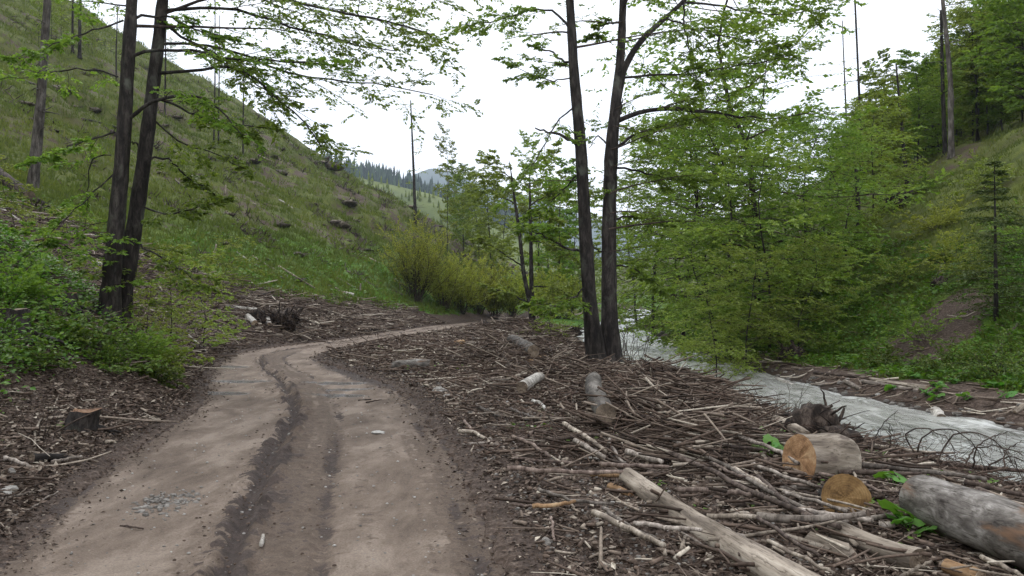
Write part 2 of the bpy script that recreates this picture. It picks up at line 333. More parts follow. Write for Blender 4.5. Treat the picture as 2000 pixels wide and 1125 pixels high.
# ------------------------------------------------------------------ mesh helpers
class MB:
    def __init__(s): s.V = []; s.Q = []; s.T = []; s.n = 0; s.tq = []; s.tt = []
    def add(s, V, Q=None, T=None, tq=None, tt=None):
        V = np.asarray(V, float).reshape(-1, 3); s.V.append(V)
        if Q is not None and len(Q):
            s.Q.append(np.asarray(Q) + s.n); s.tq.append(np.full(len(Q), .5) if tq is None else np.broadcast_to(np.asarray(tq, float), (len(Q),)))
        if T is not None and len(T):
            s.T.append(np.asarray(T) + s.n); s.tt.append(np.full(len(T), .5) if tt is None else np.broadcast_to(np.asarray(tt, float), (len(T),)))
        s.n += len(V)
    def mesh(s, name, mat, smooth=True, origin=None, rot=None):
        V = np.concatenate(s.V) if s.V else np.zeros((0, 3))
        if origin is not None: V = V - np.asarray(origin)
        me = bpy.data.meshes.new(name)
        Q = np.concatenate(s.Q) if s.Q else np.zeros((0, 4), int); T = np.concatenate(s.T) if s.T else np.zeros((0, 3), int)
        me.vertices.add(len(V)); me.vertices.foreach_set('co', V.astype(np.float32).ravel())
        nl = Q.size + T.size; me.loops.add(nl); me.loops.foreach_set('vertex_index', np.concatenate([Q.ravel(), T.ravel()]).astype(np.int32))
        npoly = len(Q) + len(T); me.polygons.add(npoly)
        st = np.concatenate([np.arange(len(Q)) * 4, Q.size + np.arange(len(T)) * 3]).astype(np.int32)
        me.polygons.foreach_set('loop_start', st)
        me.polygons.foreach_set('use_smooth', np.full(npoly, smooth, bool))
        tint = np.concatenate((s.tq if s.tq else []) + (s.tt if s.tt else [])) if npoly else np.zeros(0)
        a = me.attributes.new('tint', 'FLOAT', 'FACE'); a.data.foreach_set('value', tint.astype(np.float32))
        me.update(calc_edges=True); me.materials.append(M[mat] if isinstance(mat, str) else mat)
        return me
    def obj(s, name, mat, parent=None, smooth=True, origin=None):
        o = bpy.data.objects.new(name, s.mesh(name, mat, smooth, origin)); C.objects.link(o)
        if origin is not None: o.location = origin
        if parent is not None: o.parent = parent
        return o
def tag(o, label=None, cat=None, group=None, kind=None):
    if label: o['label'] = label
    if cat: o['category'] = cat
    if group: o['group'] = group
    if kind: o['kind'] = kind
    return o
def empty(name, loc, label, cat, group=None):
    o = bpy.data.objects.new(name, None); C.objects.link(o); o.location = loc; o.empty_display_size = .2
    return tag(o, label, cat, group)
def nrm(v): return v / np.maximum(np.linalg.norm(v, axis=-1, keepdims=True), 1e-9)
def tubes(mb, P, R, sides=5, tint=None, caps=False, jitter=0, rng=RNG):
    """P m,n,3; R m,n"""
    P = np.asarray(P, float); R = np.asarray(R, float)
    if P.ndim == 2: P = P[None]; R = R[None]
    m, n, _ = P.shape
    if m == 0: return
    T = nrm(np.gradient(P, axis=1))
    ov = nrm(P[:, -1] - P[:, 0])
    ref = np.where(np.abs(ov[:, 2:3]) > .8, np.array([[1., 0, 0]]), np.array([[0, 0, 1.]]))
    A = nrm(np.cross(T, ref[:, None, :])); B = np.cross(T, A)
    ang = np.arange(sides) / sides * 2 * np.pi
    Rr = R[:, :, None] * (1 + (rng.uniform(-jitter, jitter, (m, n, sides)) if jitter else 0))
    V = P[:, :, None, :] + Rr[..., None] * (np.cos(ang)[None, None, :, None] * A[:, :, None, :] + np.sin(ang)[None, None, :, None] * B[:, :, None, :])
    i = np.arange(n - 1)[:, None] * sides; j = np.arange(sides)[None, :]; j2 = (j + 1) % sides
    q = np.stack([i + j, i + j2, i + sides + j2, i + sides + j], -1).reshape(-1, 4)
    off = np.arange(m)[:, None, None] * (n * sides)
    Q = (q[None] + off).reshape(-1, 4)
    tq = None if tint is None else np.repeat(np.asarray(tint), len(q))
    V2 = V.reshape(-1, 3); Tt = None; tt = None
    if caps:
        base = m * n * sides
        c0 = P[:, 0]; c1 = P[:, -1]; V2 = np.concatenate([V2, c0, c1])
        o1 = (np.arange(m) * n * sides)[:, None]; jj = np.arange(sides)[None]; jn = (jj + 1) % sides
        t0 = np.stack([o1 + jn, o1 + jj, np.broadcast_to(base + np.arange(m)[:, None], (m, sides))], -1).reshape(-1, 3)
        e = (n - 1) * sides
        t1 = np.stack([o1 + e + jj, o1 + e + jn, np.broadcast_to(base + m + np.arange(m)[:, None], (m, sides))], -1).reshape(-1, 3)
        Tt = np.concatenate([t0, t1]); tt = None if tint is None else np.tile(np.repeat(np.asarray(tint), sides), 2)
    mb.add(V2, Q, Tt, tq, tt)
def leaves(mb, pos, ax, nr, size, tint, width=.55, fold=.12):
    """rhombic leaves; pos k,3 base; ax axis dir; nr normal"""
    ax = nrm(ax); sd_ = nrm(np.cross(nr, ax)); nr = np.cross(ax, sd_)
    s = size[:, None]
    a = pos; c = pos + ax * s
    b = pos + ax * s * .45 + sd_ * s * width * .5 + nr * s * fold; d = pos + ax * s * .45 - sd_ * s * width * .5 + nr * s * fold
    V = np.stack([a, b, c, d], 1).reshape(-1, 3)
    k = len(pos); Q = np.arange(k * 4).reshape(k, 4)
    mb.add(V, Q, None, tint)
def grow(rng, S, D, Ln, n=5, grav=0., wig=.15, bias=None):
    """grow m curved branches"""
    m = len(S); P = np.zeros((m, n + 1, 3)); P[:, 0] = S; d = nrm(D); st = (Ln / n)[:, None]
    for i in range(n):
        d = d + rng.normal(0, wig, (m, 3)) * np.array([1, 1, .6]); d[:, 2] += grav if np.isscalar(grav) else grav[:]
        d = nrm(d); P[:, i + 1] = P[:, i] + d * st
    return P
def resample(P, k):
    P = np.asarray(P, float); t = np.concatenate([[0], np.cumsum(np.linalg.norm(np.diff(P, axis=0), axis=1))]); t /= t[-1]
    u = np.linspace(0, 1, k); return np.stack([np.interp(u, t, P[:, i]) for i in range(3)], 1)
def smoothline(P, k):
    Q = resample(P, k)
    for _ in range(2):
        Q[1:-1] = (Q[:-2] + 2 * Q[1:-1] + Q[2:]) / 4
    return Q
def spawn(rng, P, kper, t0=.2, t1=1., ang=55, vert=.1):
    """pick kper points on each branch; direction leaves alternately sideways, mostly flat"""
    m, n, _ = P.shape
    t = np.linspace(t0, t1, kper)[None] + rng.uniform(-.04, .04, (m, kper)); t = np.clip(t, 0, .999) * (n - 1)
    i = t.astype(int); f = (t - i)[..., None]; r = np.arange(m)[:, None]
    S = P[r, i] * (1 - f) + P[r, i + 1] * f; T = nrm(P[r, i + 1] - P[r, i])
    up = np.array([0, 0, 1.]); side = nrm(np.cross(T, up) + 1e-6)
    sg = np.where((np.arange(kper)[None] + rng.integers(0, 2, (m, 1))) % 2 == 0, 1., -1.)[..., None]
    a = np.radians(ang + rng.normal(0, 12, (m, kper)))[..., None]
    D = T * np.cos(a) + side * sg * np.sin(a) + up * rng.normal(vert, .22, (m, kper))[..., None]
    return S.reshape(-1, 3), nrm(D).reshape(-1, 3), (t / (n - 1)).reshape(-1), np.repeat(np.arange(m), kper)
def leafage(rng, mb, TW, kper, size, flat=.75, droop=-.15, tlo=0., thi=1.):
    S, D, t, _ = spawn(rng, TW, kper, .15, 1., 45, droop)
    k = len(S); nr = np.array([0, 0, 1.]) * flat + rng.normal(0, .45, (k, 3))
    sz = size * rng.uniform(.6, 1.25, k)
    tint = np.clip(rng.normal((tlo + thi) / 2, .22 * (thi - tlo), k), 0, 1)
    leaves(mb, S, D, nr, sz, tint)

def limb_foliage(rng, wood, leafmb, P, R0, nsec=8, ntw=6, nlf=7, leaf=.09, seclen=.45, twlen=.35, drop=-.02, t0=.25, flat=.75):
    """P one limb polyline n,3 -> secondary branches, twigs and leaves along it"""
    Ln = np.linalg.norm(np.diff(P, axis=0), axis=1).sum()
    S, D, t, _ = spawn(rng, P[None], nsec, t0, 1., 50, .02)
    l2 = Ln * seclen * (1.15 - .6 * t) * rng.uniform(.6, 1.2, len(S))
    P2 = grow(rng, S, D, l2, 5, drop, .14)
    r2 = np.maximum(R0 * .35 * (1.1 - .7 * t), .004)
    tubes(wood, P2, r2[:, None] * np.linspace(1, .35, 6)[None], 4)
    S, D, t, pi = spawn(rng, P2, ntw, .2, 1., 48, 0)
    l3 = np.maximum(l2[pi] * twlen * (1.2 - .6 * t), .12) * rng.uniform(.6, 1.3, len(S))
    P3 = grow(rng, S, D, l3, 3, drop * 2, .16)
    tubes(wood, P3, np.maximum(r2[pi] * .4, .0025)[:, None] * np.array([1, .8, .6, .4])[None], 3)
    leafage(rng, leafmb, P3, nlf, leaf, flat)

# ------------------------------------------------------------------ ground
def axis(lo, hi, fine_lo, fine_hi, step, growth):
    a = list(np.arange(fine_lo, fine_hi + 1e-6, step)); s = step
    v = fine_hi
    while v < hi: s *= growth; v += s; a.append(v)
    s = step; v = fine_lo
    while v > lo: s *= growth; v -= s; a.insert(0, v)
    return np.array(a)
def zones(X, Y):
    le, re, rc, rw = LE(Y), RE(Y), RC(Y), RW(Y)
    s = le - X; t = X - rc - rw
    sb = np.interp(Y, [0, 8, 13, 20, 30, 38, 60, 100], [2.2, 2.3, 3.2, 7.5, 9.5, 4.6, 2.2, 1.0])
    nn = fbm(X / 2.5, Y / 2.5, 3, 51)
    gl = sst(-.7, .9, s - sb + 1.3 * nn)
    gr = sst(-.5, .8, t - np.interp(Y, [0, 14, 20, 27, 32, 400], [.6, .9, 1.6, .9, .1, .1]) + 1.0 * nn)
    green = np.where(s > 0, gl, np.where(t > 0, gr, 0))
    slide = np.exp(-(((X - 12.8) / 2.0) ** 2 + ((Y - 24.5) / 3.2) ** 2))
    green = green * (1 - .9 * sst(.4, .75, slide + .35 * nn))
    far = (Y > 60) & (X > re) & (X < rc - rw); green = np.where(far, .8, green)
    spots = sst(.22, .42, fbm(X / 3.2, Y / 4.2, 4, 61)) * sst(6, 14, np.abs(np.where(s > 0, s, t)))
    hs = sst(8, 20, s) * sst(55, 90, Y) * sst(90, 50, s); spots2 = sst(-.02, .3, fbm(X / 7., Y / 11., 4, 62)) * hs
    green = green * (1 - .5 * spots) * (1 - .55 * spots2)
    lush = np.where(s > 0, sst(17, 6, s) * sst(18, 30, Y), sst(9, 3, t)) * (.75 + .5 * fbm(X / 4, Y / 4, 2, 66))
    lush = np.where((s > 0) & (Y < 20), .5, lush)
    mud = np.clip(sst(.9, .1, s) * (s > 0) + sst(1.2, .2, X - re) * (X > re), 0, 1) * .35
    mud = np.maximum(mud, sst(.35, 0, np.abs(np.abs(X - rc) - rw)) * .8)
    return green, np.clip(lush, 0, 1), mud
gx = axis(-330, 330, -16, 15, .085, 1.035); gy = axis(-5, 420, 3.5, 22, .085, 1.0135)
X, Y = np.meshgrid(gx, gy); Z = height(X, Y)
road_in = (X > LE(Y) + .12) & (X < RE(Y) - .12); Z = np.where(road_in, Z - .10, Z)
nx, ny = len(gx), len(gy)
idx = (np.arange(ny - 1)[:, None] * nx + np.arange(nx - 1)[None]).ravel()
mb = MB(); mb.add(np.stack([X, Y, Z], -1).reshape(-1, 3), np.stack([idx, idx + 1, idx + nx + 1, idx + nx], -1))
ground = mb.obj('ground', 'ground'); tag(ground, 'valley floor and grassy clear-felled hillsides with bare soil patches', kind='structure')
gz, lz, mz = zones(X.ravel(), Y.ravel())
for nme, val in (('green', gz), ('lush', lz), ('mud', mz)):
    a = ground.data.attributes.new(nme, 'FLOAT', 'POINT'); a.data.foreach_set('value', val.astype(np.float32))
print('ground verts', nx * ny)

# ------------------------------------------------------------------ road (own sheet with ruts)
ry = axis(-5, 125, 3.5, 14, .045, 1.011); nu = 110
u = np.linspace(-.02, 1.02, nu); U, RY = np.meshgrid(u, ry)
le, re = LE(RY), RE(RY); RX = le + (re - le) * U
wob = .018 * fbm(RY / 2.2, U * 0, 3, 71)
uc = .42 + wob + .03 * np.sin(RY / 5)
rut = np.exp(-((U - uc) / .018) ** 2); rid = np.exp(-((U - uc - .042) / .02) ** 2) + .8 * np.exp(-((U - uc + .034) / .016) ** 2)
streak = fbm(U * 34 + 1.2 * fbm(RY / 3, U * 3, 2, 70), RY * .3, 4, 78, .6); clump = fbm(RX / .5, RY / .9, 4, 79)
rut2 = np.exp(-((U - .63 - wob) / .022) ** 2) * sst(40, 20, RY)
rut3 = np.exp(-((U - .93 - wob) / .02) ** 2)
tr1 = np.exp(-((U - .23) / .13) ** 2); tr2 = np.exp(-((U - .76) / .12) ** 2)
lump = fbm(RX / .16, RY / .16, 3, 73)
crownm = np.clip(1 - np.abs(U - .52) / .11, 0, 1)
RZ = .012 + .02 * fbm(RX / .9, RY / .9, 3, 72) - .055 * rut + .036 * rid * (1 + 1.8 * lump + .4 * clump) - .03 * rut2 - .02 * rut3 - .025 * (tr1 + tr2) + .012 * crownm * (1 + 2 * lump) + .012 * streak + .03 * np.clip(clump, 0, 1) * crownm * (1 + lump)
RZ += .010 * np.sin(RY * 46 + 40 * (U - uc)) * np.exp(-((U - uc + .05) / .03) ** 2) * (RY < 10)   # tyre tread prints
edge = sst(.06, 0, U) + sst(.94, 1, U); RZ += edge * (.05 * lump + .0)
RZ += .006 * fbm(RX / .07, RY / .07, 2, 74)
RZ = RZ - .07 * (sst(.0, -.02, U) + sst(1., 1.02, U))
idx = (np.arange(len(ry) - 1)[:, None] * nu + np.arange(nu - 1)[None]).ravel()
mb = MB(); mb.add(np.stack([RX, RY, RZ], -1).reshape(-1, 3), np.stack([idx, idx + 1, idx + nu + 1, idx + nu], -1))
road = mb.obj('road', 'road'); tag(road, 'unsurfaced muddy forest road with pale wheel tracks and dark ruts', kind='structure')
n2 = fbm(RX / .6, RY / 1.2, 4, 75); n3 = fbm(RX / 1.5, RY / 3., 3, 76)
cl2 = fbm(RX / .16, RY / .4, 3, 86)
tread = np.clip(np.sin(RY * 46 + 40 * (U - uc)), 0, 1) * np.exp(-((U - uc + .05) / .03) ** 2) * (RY < 10)
dark = .5 * tread + rut * (.95 + .6 * cl2) + rid * (.42 + .8 * cl2 + .4 * clump) + (.4 + clump) * rut2 + (.3 + clump) * rut3 + edge * .8 + .7 * np.clip(n2, 0, 1) * crownm + .25 * np.clip(streak, 0, 1)
dark += 1.1 * np.exp(-((RY - 18.5) / 3.2) ** 2) * sst(.78, .93, U)
mid = np.clip(crownm * 1.0, 0, .5) * (1 + .8 * n2) + .9 * np.clip(streak + .1, 0, .5) + .5 * np.clip(clump, 0, .5) + .55 * rut3 + .5 * rut2 + np.clip(n3 * 1.4 + .05, 0, .5) + .5 * sst(.12, .02, U) + .4 * sst(.84, .96, U) - .6 * tr1 - .75 * tr2
mid *= sst(55, 26, RY) * .8 + .2
wet = np.zeros_like(RX)
def puddle(px, py, wx, wy):
    p = G(px, py); global wet
    wet = np.maximum(wet, sst(1.2, .6, ((RX - p[0]) / wx) ** 2 + ((RY - p[1]) / wy) ** 2 + .5 * fbm(RX * 2, RY * 2, 2, 77)))
for a in ((455, 745, .75, .3), (425, 768, .6, .3), (655, 748, .65, .3), (660, 772, .6, .25), (690, 760, .5, .2), (445, 716, .6, .3)): puddle(*a)
RZf = RZ.copy(); mbv = np.stack([RX, RY, np.where(wet > .5, -.012, RZ)], -1).reshape(-1, 3)
road.data.vertices.foreach_set('co', mbv.astype(np.float32).ravel())
for nme, val in (('dark', dark), ('midmud', mid), ('wet', wet)):
    a = road.data.attributes.new(nme, 'FLOAT', 'POINT'); a.data.foreach_set('value', np.clip(val, 0, 1).astype(np.float32).ravel())

# ------------------------------------------------------------------ river
ry = axis(-5, 150, 6, 40, .09, 1.02); nu = 60
u = np.linspace(-1.12, 1.12, nu); U, RY = np.meshgrid(u, ry); RX = RC(RY) + RW(RY) * U
RZ = WZ(RY) + .045 * fbm(RX / .45 + .8 * fbm(RX, RY / 2, 2, 85), RY / 1.1, 3, 81) + .008 * fbm(RX / .18, RY / .3, 2, 82)
rap = np.exp(-((RY - 30) / 3) ** 2) + .8 * np.exp(-((RY - 36) / 2) ** 2) + 1.1 * np.exp(-((RY - 47) / 7) ** 2) + .9 * np.exp(-((RY - 60) / 6) ** 2)
RZ += rap * (.05 * fbm(RX / .35, RY / .5, 3, 83) + .03)
idx = (np.arange(len(ry) - 1)[:, None] * nu + np.arange(nu - 1)[None]).ravel()
mb = MB(); mb.add(np.stack([RX, RY, RZ], -1).reshape(-1, 3), np.stack([idx, idx + 1, idx + nu + 1, idx + nu], -1))
river = mb.obj('river', 'water'); tag(river, 'milky grey mountain stream rippling past the slash', kind='structure')
a = river.data.attributes.new('foam', 'FLOAT', 'POINT')
a.data.foreach_set('value', np.clip(.05 + .34 * rap + .34 * fbm(RX / .8, RY / 1.6, 3, 84) + .12 * sst(.75, 1, np.abs(U)), -.3, .6).astype(np.float32).ravel())

# ------------------------------------------------------------------ far land
def ridge_mesh(name, mat, d, pts, thick, label, nn=90, seed=1, rough=6, base=-5):
    """a ridge whose crest passes through photo bearings pts at distance d; slopes fall both ways"""
    px = np.linspace(pts[0][0], pts[-1][0], nn); py = np.interp(px, [p[0] for p in pts], [p[1] for p in pts])
    rows = []
    for k, (off, hf) in enumerate([(-thick, 0), (-thick * .75, .28), (-thick * .5, .55), (-thick * .25, .82), (0, 1), (thick * .3, .8), (thick, 0)]):
        row = []
        for i in range(nn):
            crest = W(px[i], py[i], d); x = crest[0] * (1 + off / d * .9); y = d + off
            z = base + (crest[2] - base) * hf + rough * fbm(x / 60. + k, y / 60., 3, seed) * (1 if 0 < hf < 1 else .25 if hf else 0)
            row.append((x, y, z))
        rows.append(row)
    V = np.array(rows); idx = (np.arange(6)[:, None] * nn + np.arange(nn - 1)[None]).ravel()
    mb = MB(); mb.add(V.reshape(-1, 3), np.stack([idx, idx + 1, idx + nn + 1, idx + nn], -1))
    return tag(mb.obj(name, mat), label, kind='structure'), V
mtn, _ = ridge_mesh('mountain', 'mountain', 2600, [(300, 420), (560, 380), (740, 362), (800, 346), (845, 328), (880, 336), (960, 366), (1060, 392), (1120, 415), (1300, 470), (1500, 520)], 900, 'far blue wooded mountain closing the valley', seed=3, rough=22)
rdg, RV = ridge_mesh('hill', 'mountain', 900, [(380, 270), (520, 300), (600, 320), (650, 334), (720, 352), (800, 374), (880, 402), (960, 430), (1100, 475)], 260, 'dark conifer-covered ridge beyond the left hillside', seed=4, rough=8)
hl, HV = ridge_mesh('hill', 'hill_far', 430, [(560, 330), (650, 336), (720, 352), (780, 365), (850, 382), (930, 415), (1010, 455), (1200, 520), (1500, 560)], 120, 'pale green grassy spur behind the bare pole tree', seed=5, rough=4)

# ------------------------------------------------------------------ trees: prototypes and copies
def make_spruce(name, h, seed, detail=1, mat='needle', nwh=14, nper=7, sag=-.10, spread=.20, bare=.08):
    rng = np.random.default_rng(seed); root = bpy.data.objects.new(name, None); C.objects.link(root)
    w = MB(); P = np.array([[0, 0, -.4], [rng.normal(0, .02), 0, h * .5], [0, 0, h]]); P = smoothline(P, 8)
    tubes(w, P, np.linspace(h * .016, h * .002, 8), 6); w.obj('trunk', 'bark_dark', root)
    lf = MB(); wh = MB()
    t = np.repeat(np.linspace(bare, .97, nwh), nper) + rng.uniform(-.02, .02, nwh * nper); az = rng.uniform(0, 6.283, len(t))
    Ln = h * spread * (1 - t) ** .8 * rng.uniform(.7, 1.2, len(t)) + h * .02
    S = np.stack([0 * t, 0 * t, t * h], 1); D = np.stack([np.cos(az), np.sin(az), .25 - .1 * (1 - t)], 1)
    B = grow(rng, S, D, Ln, 4, sag, .06)
    tubes(wh, B, (h * .0022 * (1.2 - t))[:, None] * np.linspace(1, .3, 5)[None], 3)
    if detail:
        S, D, t2, pi = spawn(rng, B, 7 if detail == 1 else 9, .15, 1, 48, -.1)
        l3 = Ln[pi] * .38 * (1.15 - .8 * t2)
        if detail == 2:
            B2 = grow(rng, S, D, l3, 2, -.05, .08)
            leafage(rng, lf, B2, 8, h * .016, .3, 0)
            leafage(rng, lf, B, 26, h * .016, .3, 0)
        else:
            nr = np.array([0, 0, 1.]) + rng.normal(0, .35, (len(S), 3))
            leaves(lf, S, D, nr, l3 + h * .012, np.clip(rng.normal(.5, .25, len(S)), 0, 1), .38, -.05)
    wh.obj('branches', 'twig', root); lf.obj('crown', mat, root); return root
def make_broadleaf(name, h, seed, leafmat='leaf_far', nprim=26, nsec=6, nlf=7, leaf=.28, crown0=.25, spread=.22, trunk_r=.011, up=.35, bark='bark_dark', lean=.03, shape=1.):
    rng = np.random.default_rng(seed); root = bpy.data.objects.new(name, None); C.objects.link(root)
    P = np.array([[0, 0, -.5], [rng.normal(0, lean) * h * .3, rng.normal(0, lean) * h * .3, h * .35], [rng.normal(0, lean) * h, rng.normal(0, lean) * h, h * .7], [rng.normal(0, lean) * h, rng.normal(0, lean) * h, h]])
    P = smoothline(P, 14); P[1:-1, :2] += rng.normal(0, h * .003, (12, 2))
    w = MB(); tubes(w, P, h * trunk_r * np.linspace(1, .12, 14), 7, jitter=.06, rng=rng); w.obj('trunk', bark, root)
    t = crown0 + (1 - crown0) * (np.arange(nprim) + rng.uniform(-.4, .4, nprim)) / nprim; t = np.clip(t, .05, .98); az = np.arange(nprim) * 2.4 + rng.uniform(-.5, .5, nprim)
    ti = t * 13; i = ti.astype(int); f = (ti - i)[:, None]; S = P[i] * (1 - f) + P[i + 1] * f
    prof = np.maximum(np.sin(np.pi * np.clip((t - crown0) / (1 - crown0) * .74 + .16, 0, 1)), 0) ** (shape * .7)
    Ln = h * spread * prof * rng.uniform(.65, 1.25, nprim) + h * .03
    D = np.stack([np.cos(az), np.sin(az), np.full(nprim, up) + rng.normal(0, .27, nprim)], 1)
    B = grow(rng, S, D, Ln, 5, -.03, .14)
    wd = MB(); r1 = h * trunk_r * .33 * (1.1 - .7 * t); tubes(wd, B, r1[:, None] * np.linspace(1, .3, 6)[None], 4)
    S, D, t2, pi = spawn(rng, B, nsec, .2, 1, 50, .08); l2 = Ln[pi] * .42 * (1.2 - .6 * t2) * rng.uniform(.6, 1.3, len(S))
    B2 = grow(rng, S, D, l2, 3, -.04, .18); tubes(wd, B2, np.maximum(r1[pi] * .35, .004)[:, None] * np.array([1, .8, .6, .4])[None], 3)
    lf = MB()
    # two leaf-bearing twigs per secondary
    S, D, t3, pj = spawn(rng, B2, 4, .2, 1, 45, 0); B3 = grow(rng, S, D, l2[pj] * .45, 2, -.06, .2)
    leafage(rng, lf, B3, nlf, leaf, .42, -.1); wd.obj('branches', 'twig' if bark != 'bark_grey' else 'bark_dark', root); lf.obj('crown', leafmat, root); return root
used = set()
def place(proto, x, y, s=1., rz=0., label=None, cat='tree', group=None, z=None, lean=(0, 0)):
    if proto.name not in used: used.add(proto.name); r = proto
    else:
        r = proto.copy(); C.objects.link(r)
        for ch in proto.children:
            c = ch.copy(); C.objects.link(c); c.parent = r
    r.location = (x, y, (H(x, y) if z is None else z) - .05); r.scale = (s, s, s) if np.isscalar(s) else s; r.rotation_euler = (lean[0], lean[1], rz)
    tag(r, label, cat, group); return r

# hand-shaped trees ---------------------------------------------------------
def trunk_from_px(pts, widths, d, sides=14, n=46, rng=RNG, rough=.03):
    P = np.array([W(px, py, d) for px, py in pts]); R = np.array([w / F * d / 2 for w in widths])
    t = np.concatenate([[0], np.cumsum(np.linalg.norm(np.diff(P, axis=0), axis=1))]); u = np.linspace(0, t[-1], n)
    Pn = np.stack([np.interp(u, t, P[:, i]) for i in range(3)], 1)
    for _ in range(3): Pn[1:-1] = (Pn[:-2] + 2 * Pn[1:-1] + Pn[2:]) / 4
    Rn = np.interp(u, t, R) * (1 + rough * rng.normal(0, 1, n)); return Pn, Rn
def hand_tree(name, label, cat, base, trunks, limbs, d, seed, leafmat, group=None, nsec=12, ntw=8, nlf=12, leaf=.085, extra=None, bark='bark_dark'):
    """trunks: [(pts, widths)], limbs: [(pts with optional depth offset, width px, foliage density)]"""
    rng = np.random.default_rng(seed)
    root = empty(name, base, label, cat, group)
    inv = np.array(base)
    for pts, wd in trunks:
        P, R = trunk_from_px(pts, wd, d, rng=rng)
        R[:6] *= np.array([1.32, 1.22, 1.14, 1.08, 1.04, 1.0])
        m = MB(); tubes(m, P - inv, R, 14, jitter=.045, rng=rng); m.obj('trunk', bark, root)
    wood = MB(); lf = MB()
    for pts, wpx, dens, dd in limbs:
        n = len(pts); P = np.array([W(px, py, d + dd * (i / (n - 1))) for i, (px, py) in enumerate(pts)])
        P = smoothline(P, 14); P[1:-1] += rng.normal(0, .018, (12, 3)); P -= inv
        R = wpx / F * d / 2 * np.linspace(1, .3, 14)
        m = MB(); tubes(m, P, R, 7, jitter=.08, rng=rng); m.obj('branch', bark, root)
        if dens > 0:
            limb_foliage(rng, wood, lf, P, R[0], max(3, int(nsec * dens)), ntw, nlf, leaf, .34, .42)
    if extra: extra(rng, wood, lf, inv)
    wood.obj('twigs', 'twig', root)
    lf.obj('crown', leafmat, root); return root
def crown_above(trunk_px, d, t0y, t1y, nl, length, dens=6, leaf=.09, az0=0, azs=6.28, up=.2, nlf=7):
    """limbs spread round a trunk between two photo heights"""
    def fn(rng, wood, lf, inv):
        for k in range(nl):
            py = t0y + (t1y - t0y) * (k + rng.uniform(0, .8)) / nl
            px = np.interp(-py, [-p[1] for p in trunk_px], [p[0] for p in trunk_px])
            S = W(px, py, d) - inv; az = az0 + rng.uniform(0, azs) if azs < 6 else az0 + k * 2.4 + rng.uniform(-.4, .4)
            ln = length * rng.uniform(.55, 1.15)
            P = grow(rng, S[None], np.array([[math.cos(az), math.sin(az), up + rng.normal(0, .12)]]), np.array([ln]), 8, -.02, .1)[0]
            tubes(wood, P, ln * .012 * np.linspace(1, .25, 9), 5)
            limb_foliage(rng, wood, lf, P, ln * .012, dens, 5, nlf, leaf, .4, .42)
    return fn
dL = 16.0
T1 = [(212, 625), (214, 590), (222, 500), (240, 300), (250, 120), (258, 0), (266, -180), (275, -500)]
T2 = [(236, 620), (240, 580), (262, 450), (287, 270), (305, 120), (318, 0), (334, -180), (345, -420)]
def ex(*fs):
    def f(*a):
        for g in fs: g(*a)
    return f
bl = W(212, 608, dL); bl[2] = H(bl[0], bl[1])
hand_tree('beech_tree', 'left one of the two close dark trunks on the left bank', 'tree', bl, [(T1, [38, 34, 33, 28, 25, 22, 17, 6])],
  [([(262, 37), (300, 25), (340, 35), (400, 65), (450, 70)], 6, .8, .6), ([(258, 110), (290, 97), (390, 100), (450, 115), (560, 120), (650, 128)], 7, 1.1, -.5),
   ([(250, 233), (285, 200), (330, 190), (390, 187), (440, 220), (470, 260)], 8, .8, -.8), ([(241, 40), (180, 57), (100, 90), (40, 110)], 4, .7, -1.0),
   ([(225, 258), (150, 280), (60, 315)], 4, .7, -.8), ([(217, 303), (178, 308), (172, 350), (165, 450)], 3, .25, .3),
   ([(222, 340), (160, 400), (110, 440), (60, 500)], 3, .6, -.9), ([(215, 500), (165, 500), (110, 470), (60, 450)], 3, .6, -1), ([(230, 150), (180, 130), (120, 140), (0, 155)], 4, .6, 1)],
  dL, 1, 'leaf_beech', 'pair of beeches on the left bank', leaf=.095,
  extra=ex(crown_above(T1, dL, 60, -420, 12, 3.0), crown_above(T1, dL, 560, 420, 5, 1.2, 4, az0=2, azs=4)))
b2 = W(238, 600, dL + .5); b2[2] = H(b2[0], b2[1])
hand_tree('beech_tree', 'right one of the two close trunks on the left bank, leaning right', 'tree', b2, [(T2, [32, 31, 30, 27, 24, 21, 15, 5])],
  [([(310, 143), (370, 140), (440, 125), (480, 132), (530, 180), (600, 240), (628, 288)], 7, 1.3, -.8), ([(320, 40), (370, 85), (430, 110), (480, 150), (560, 200)], 6, 1.0, .6),
   ([(293, 312), (330, 307), (370, 350), (420, 380)], 5, .8, .5), ([(283, 290), (262, 278), (245, 280)], 5, 0, 0),
   ([(322, -40), (420, -35), (560, 5), (680, 25), (780, 45), (850, 70)], 8, 1.7, -1.2), ([(320, 20), (450, 12), (560, 50), (690, 85), (775, 100)], 7, 1.6, .5),
   ([(316, 85), (430, 85), (560, 145), (650, 158), (740, 165), (845, 185)], 6, 1.3, 1.2), ([(325, -90), (480, -90), (620, -50), (760, -20), (880, 0)], 7, 1.2, .8),
   ([(300, 190), (360, 215), (430, 240), (520, 250)], 5, .9, .9), ([(275, 400), (330, 420), (400, 400), (440, 390)], 4, .8, -.5), ([(262, 470), (310, 500), (350, 520), (400, 560)], 4, .9, -.8),
   ([(296, 230), (350, 280), (420, 300), (480, 330)], 4, .7, .7)],
  dL + .5, 2, 'leaf_beech', 'pair of beeches on the left bank', leaf=.10,
  extra=ex(crown_above(T2, dL + .5, 40, -380, 12, 3.2), crown_above(T2, dL + .5, 600, 480, 5, 1.2, 4)))
dR = 20.0
TA = [(1165, 712), (1163, 690), (1152, 600), (1143, 450), (1135, 290), (1122, 160), (1113, 0), (1105, -150), (1100, -400)]
TB = [(1192, 712), (1191, 690), (1190, 600), (1189, 450), (1194, 290), (1203, 200), (1213, 110), (1217, 0), (1220, -150), (1222, -330)]
ba = W(1165, 700, dR); ba[2] = H(ba[0], ba[1])
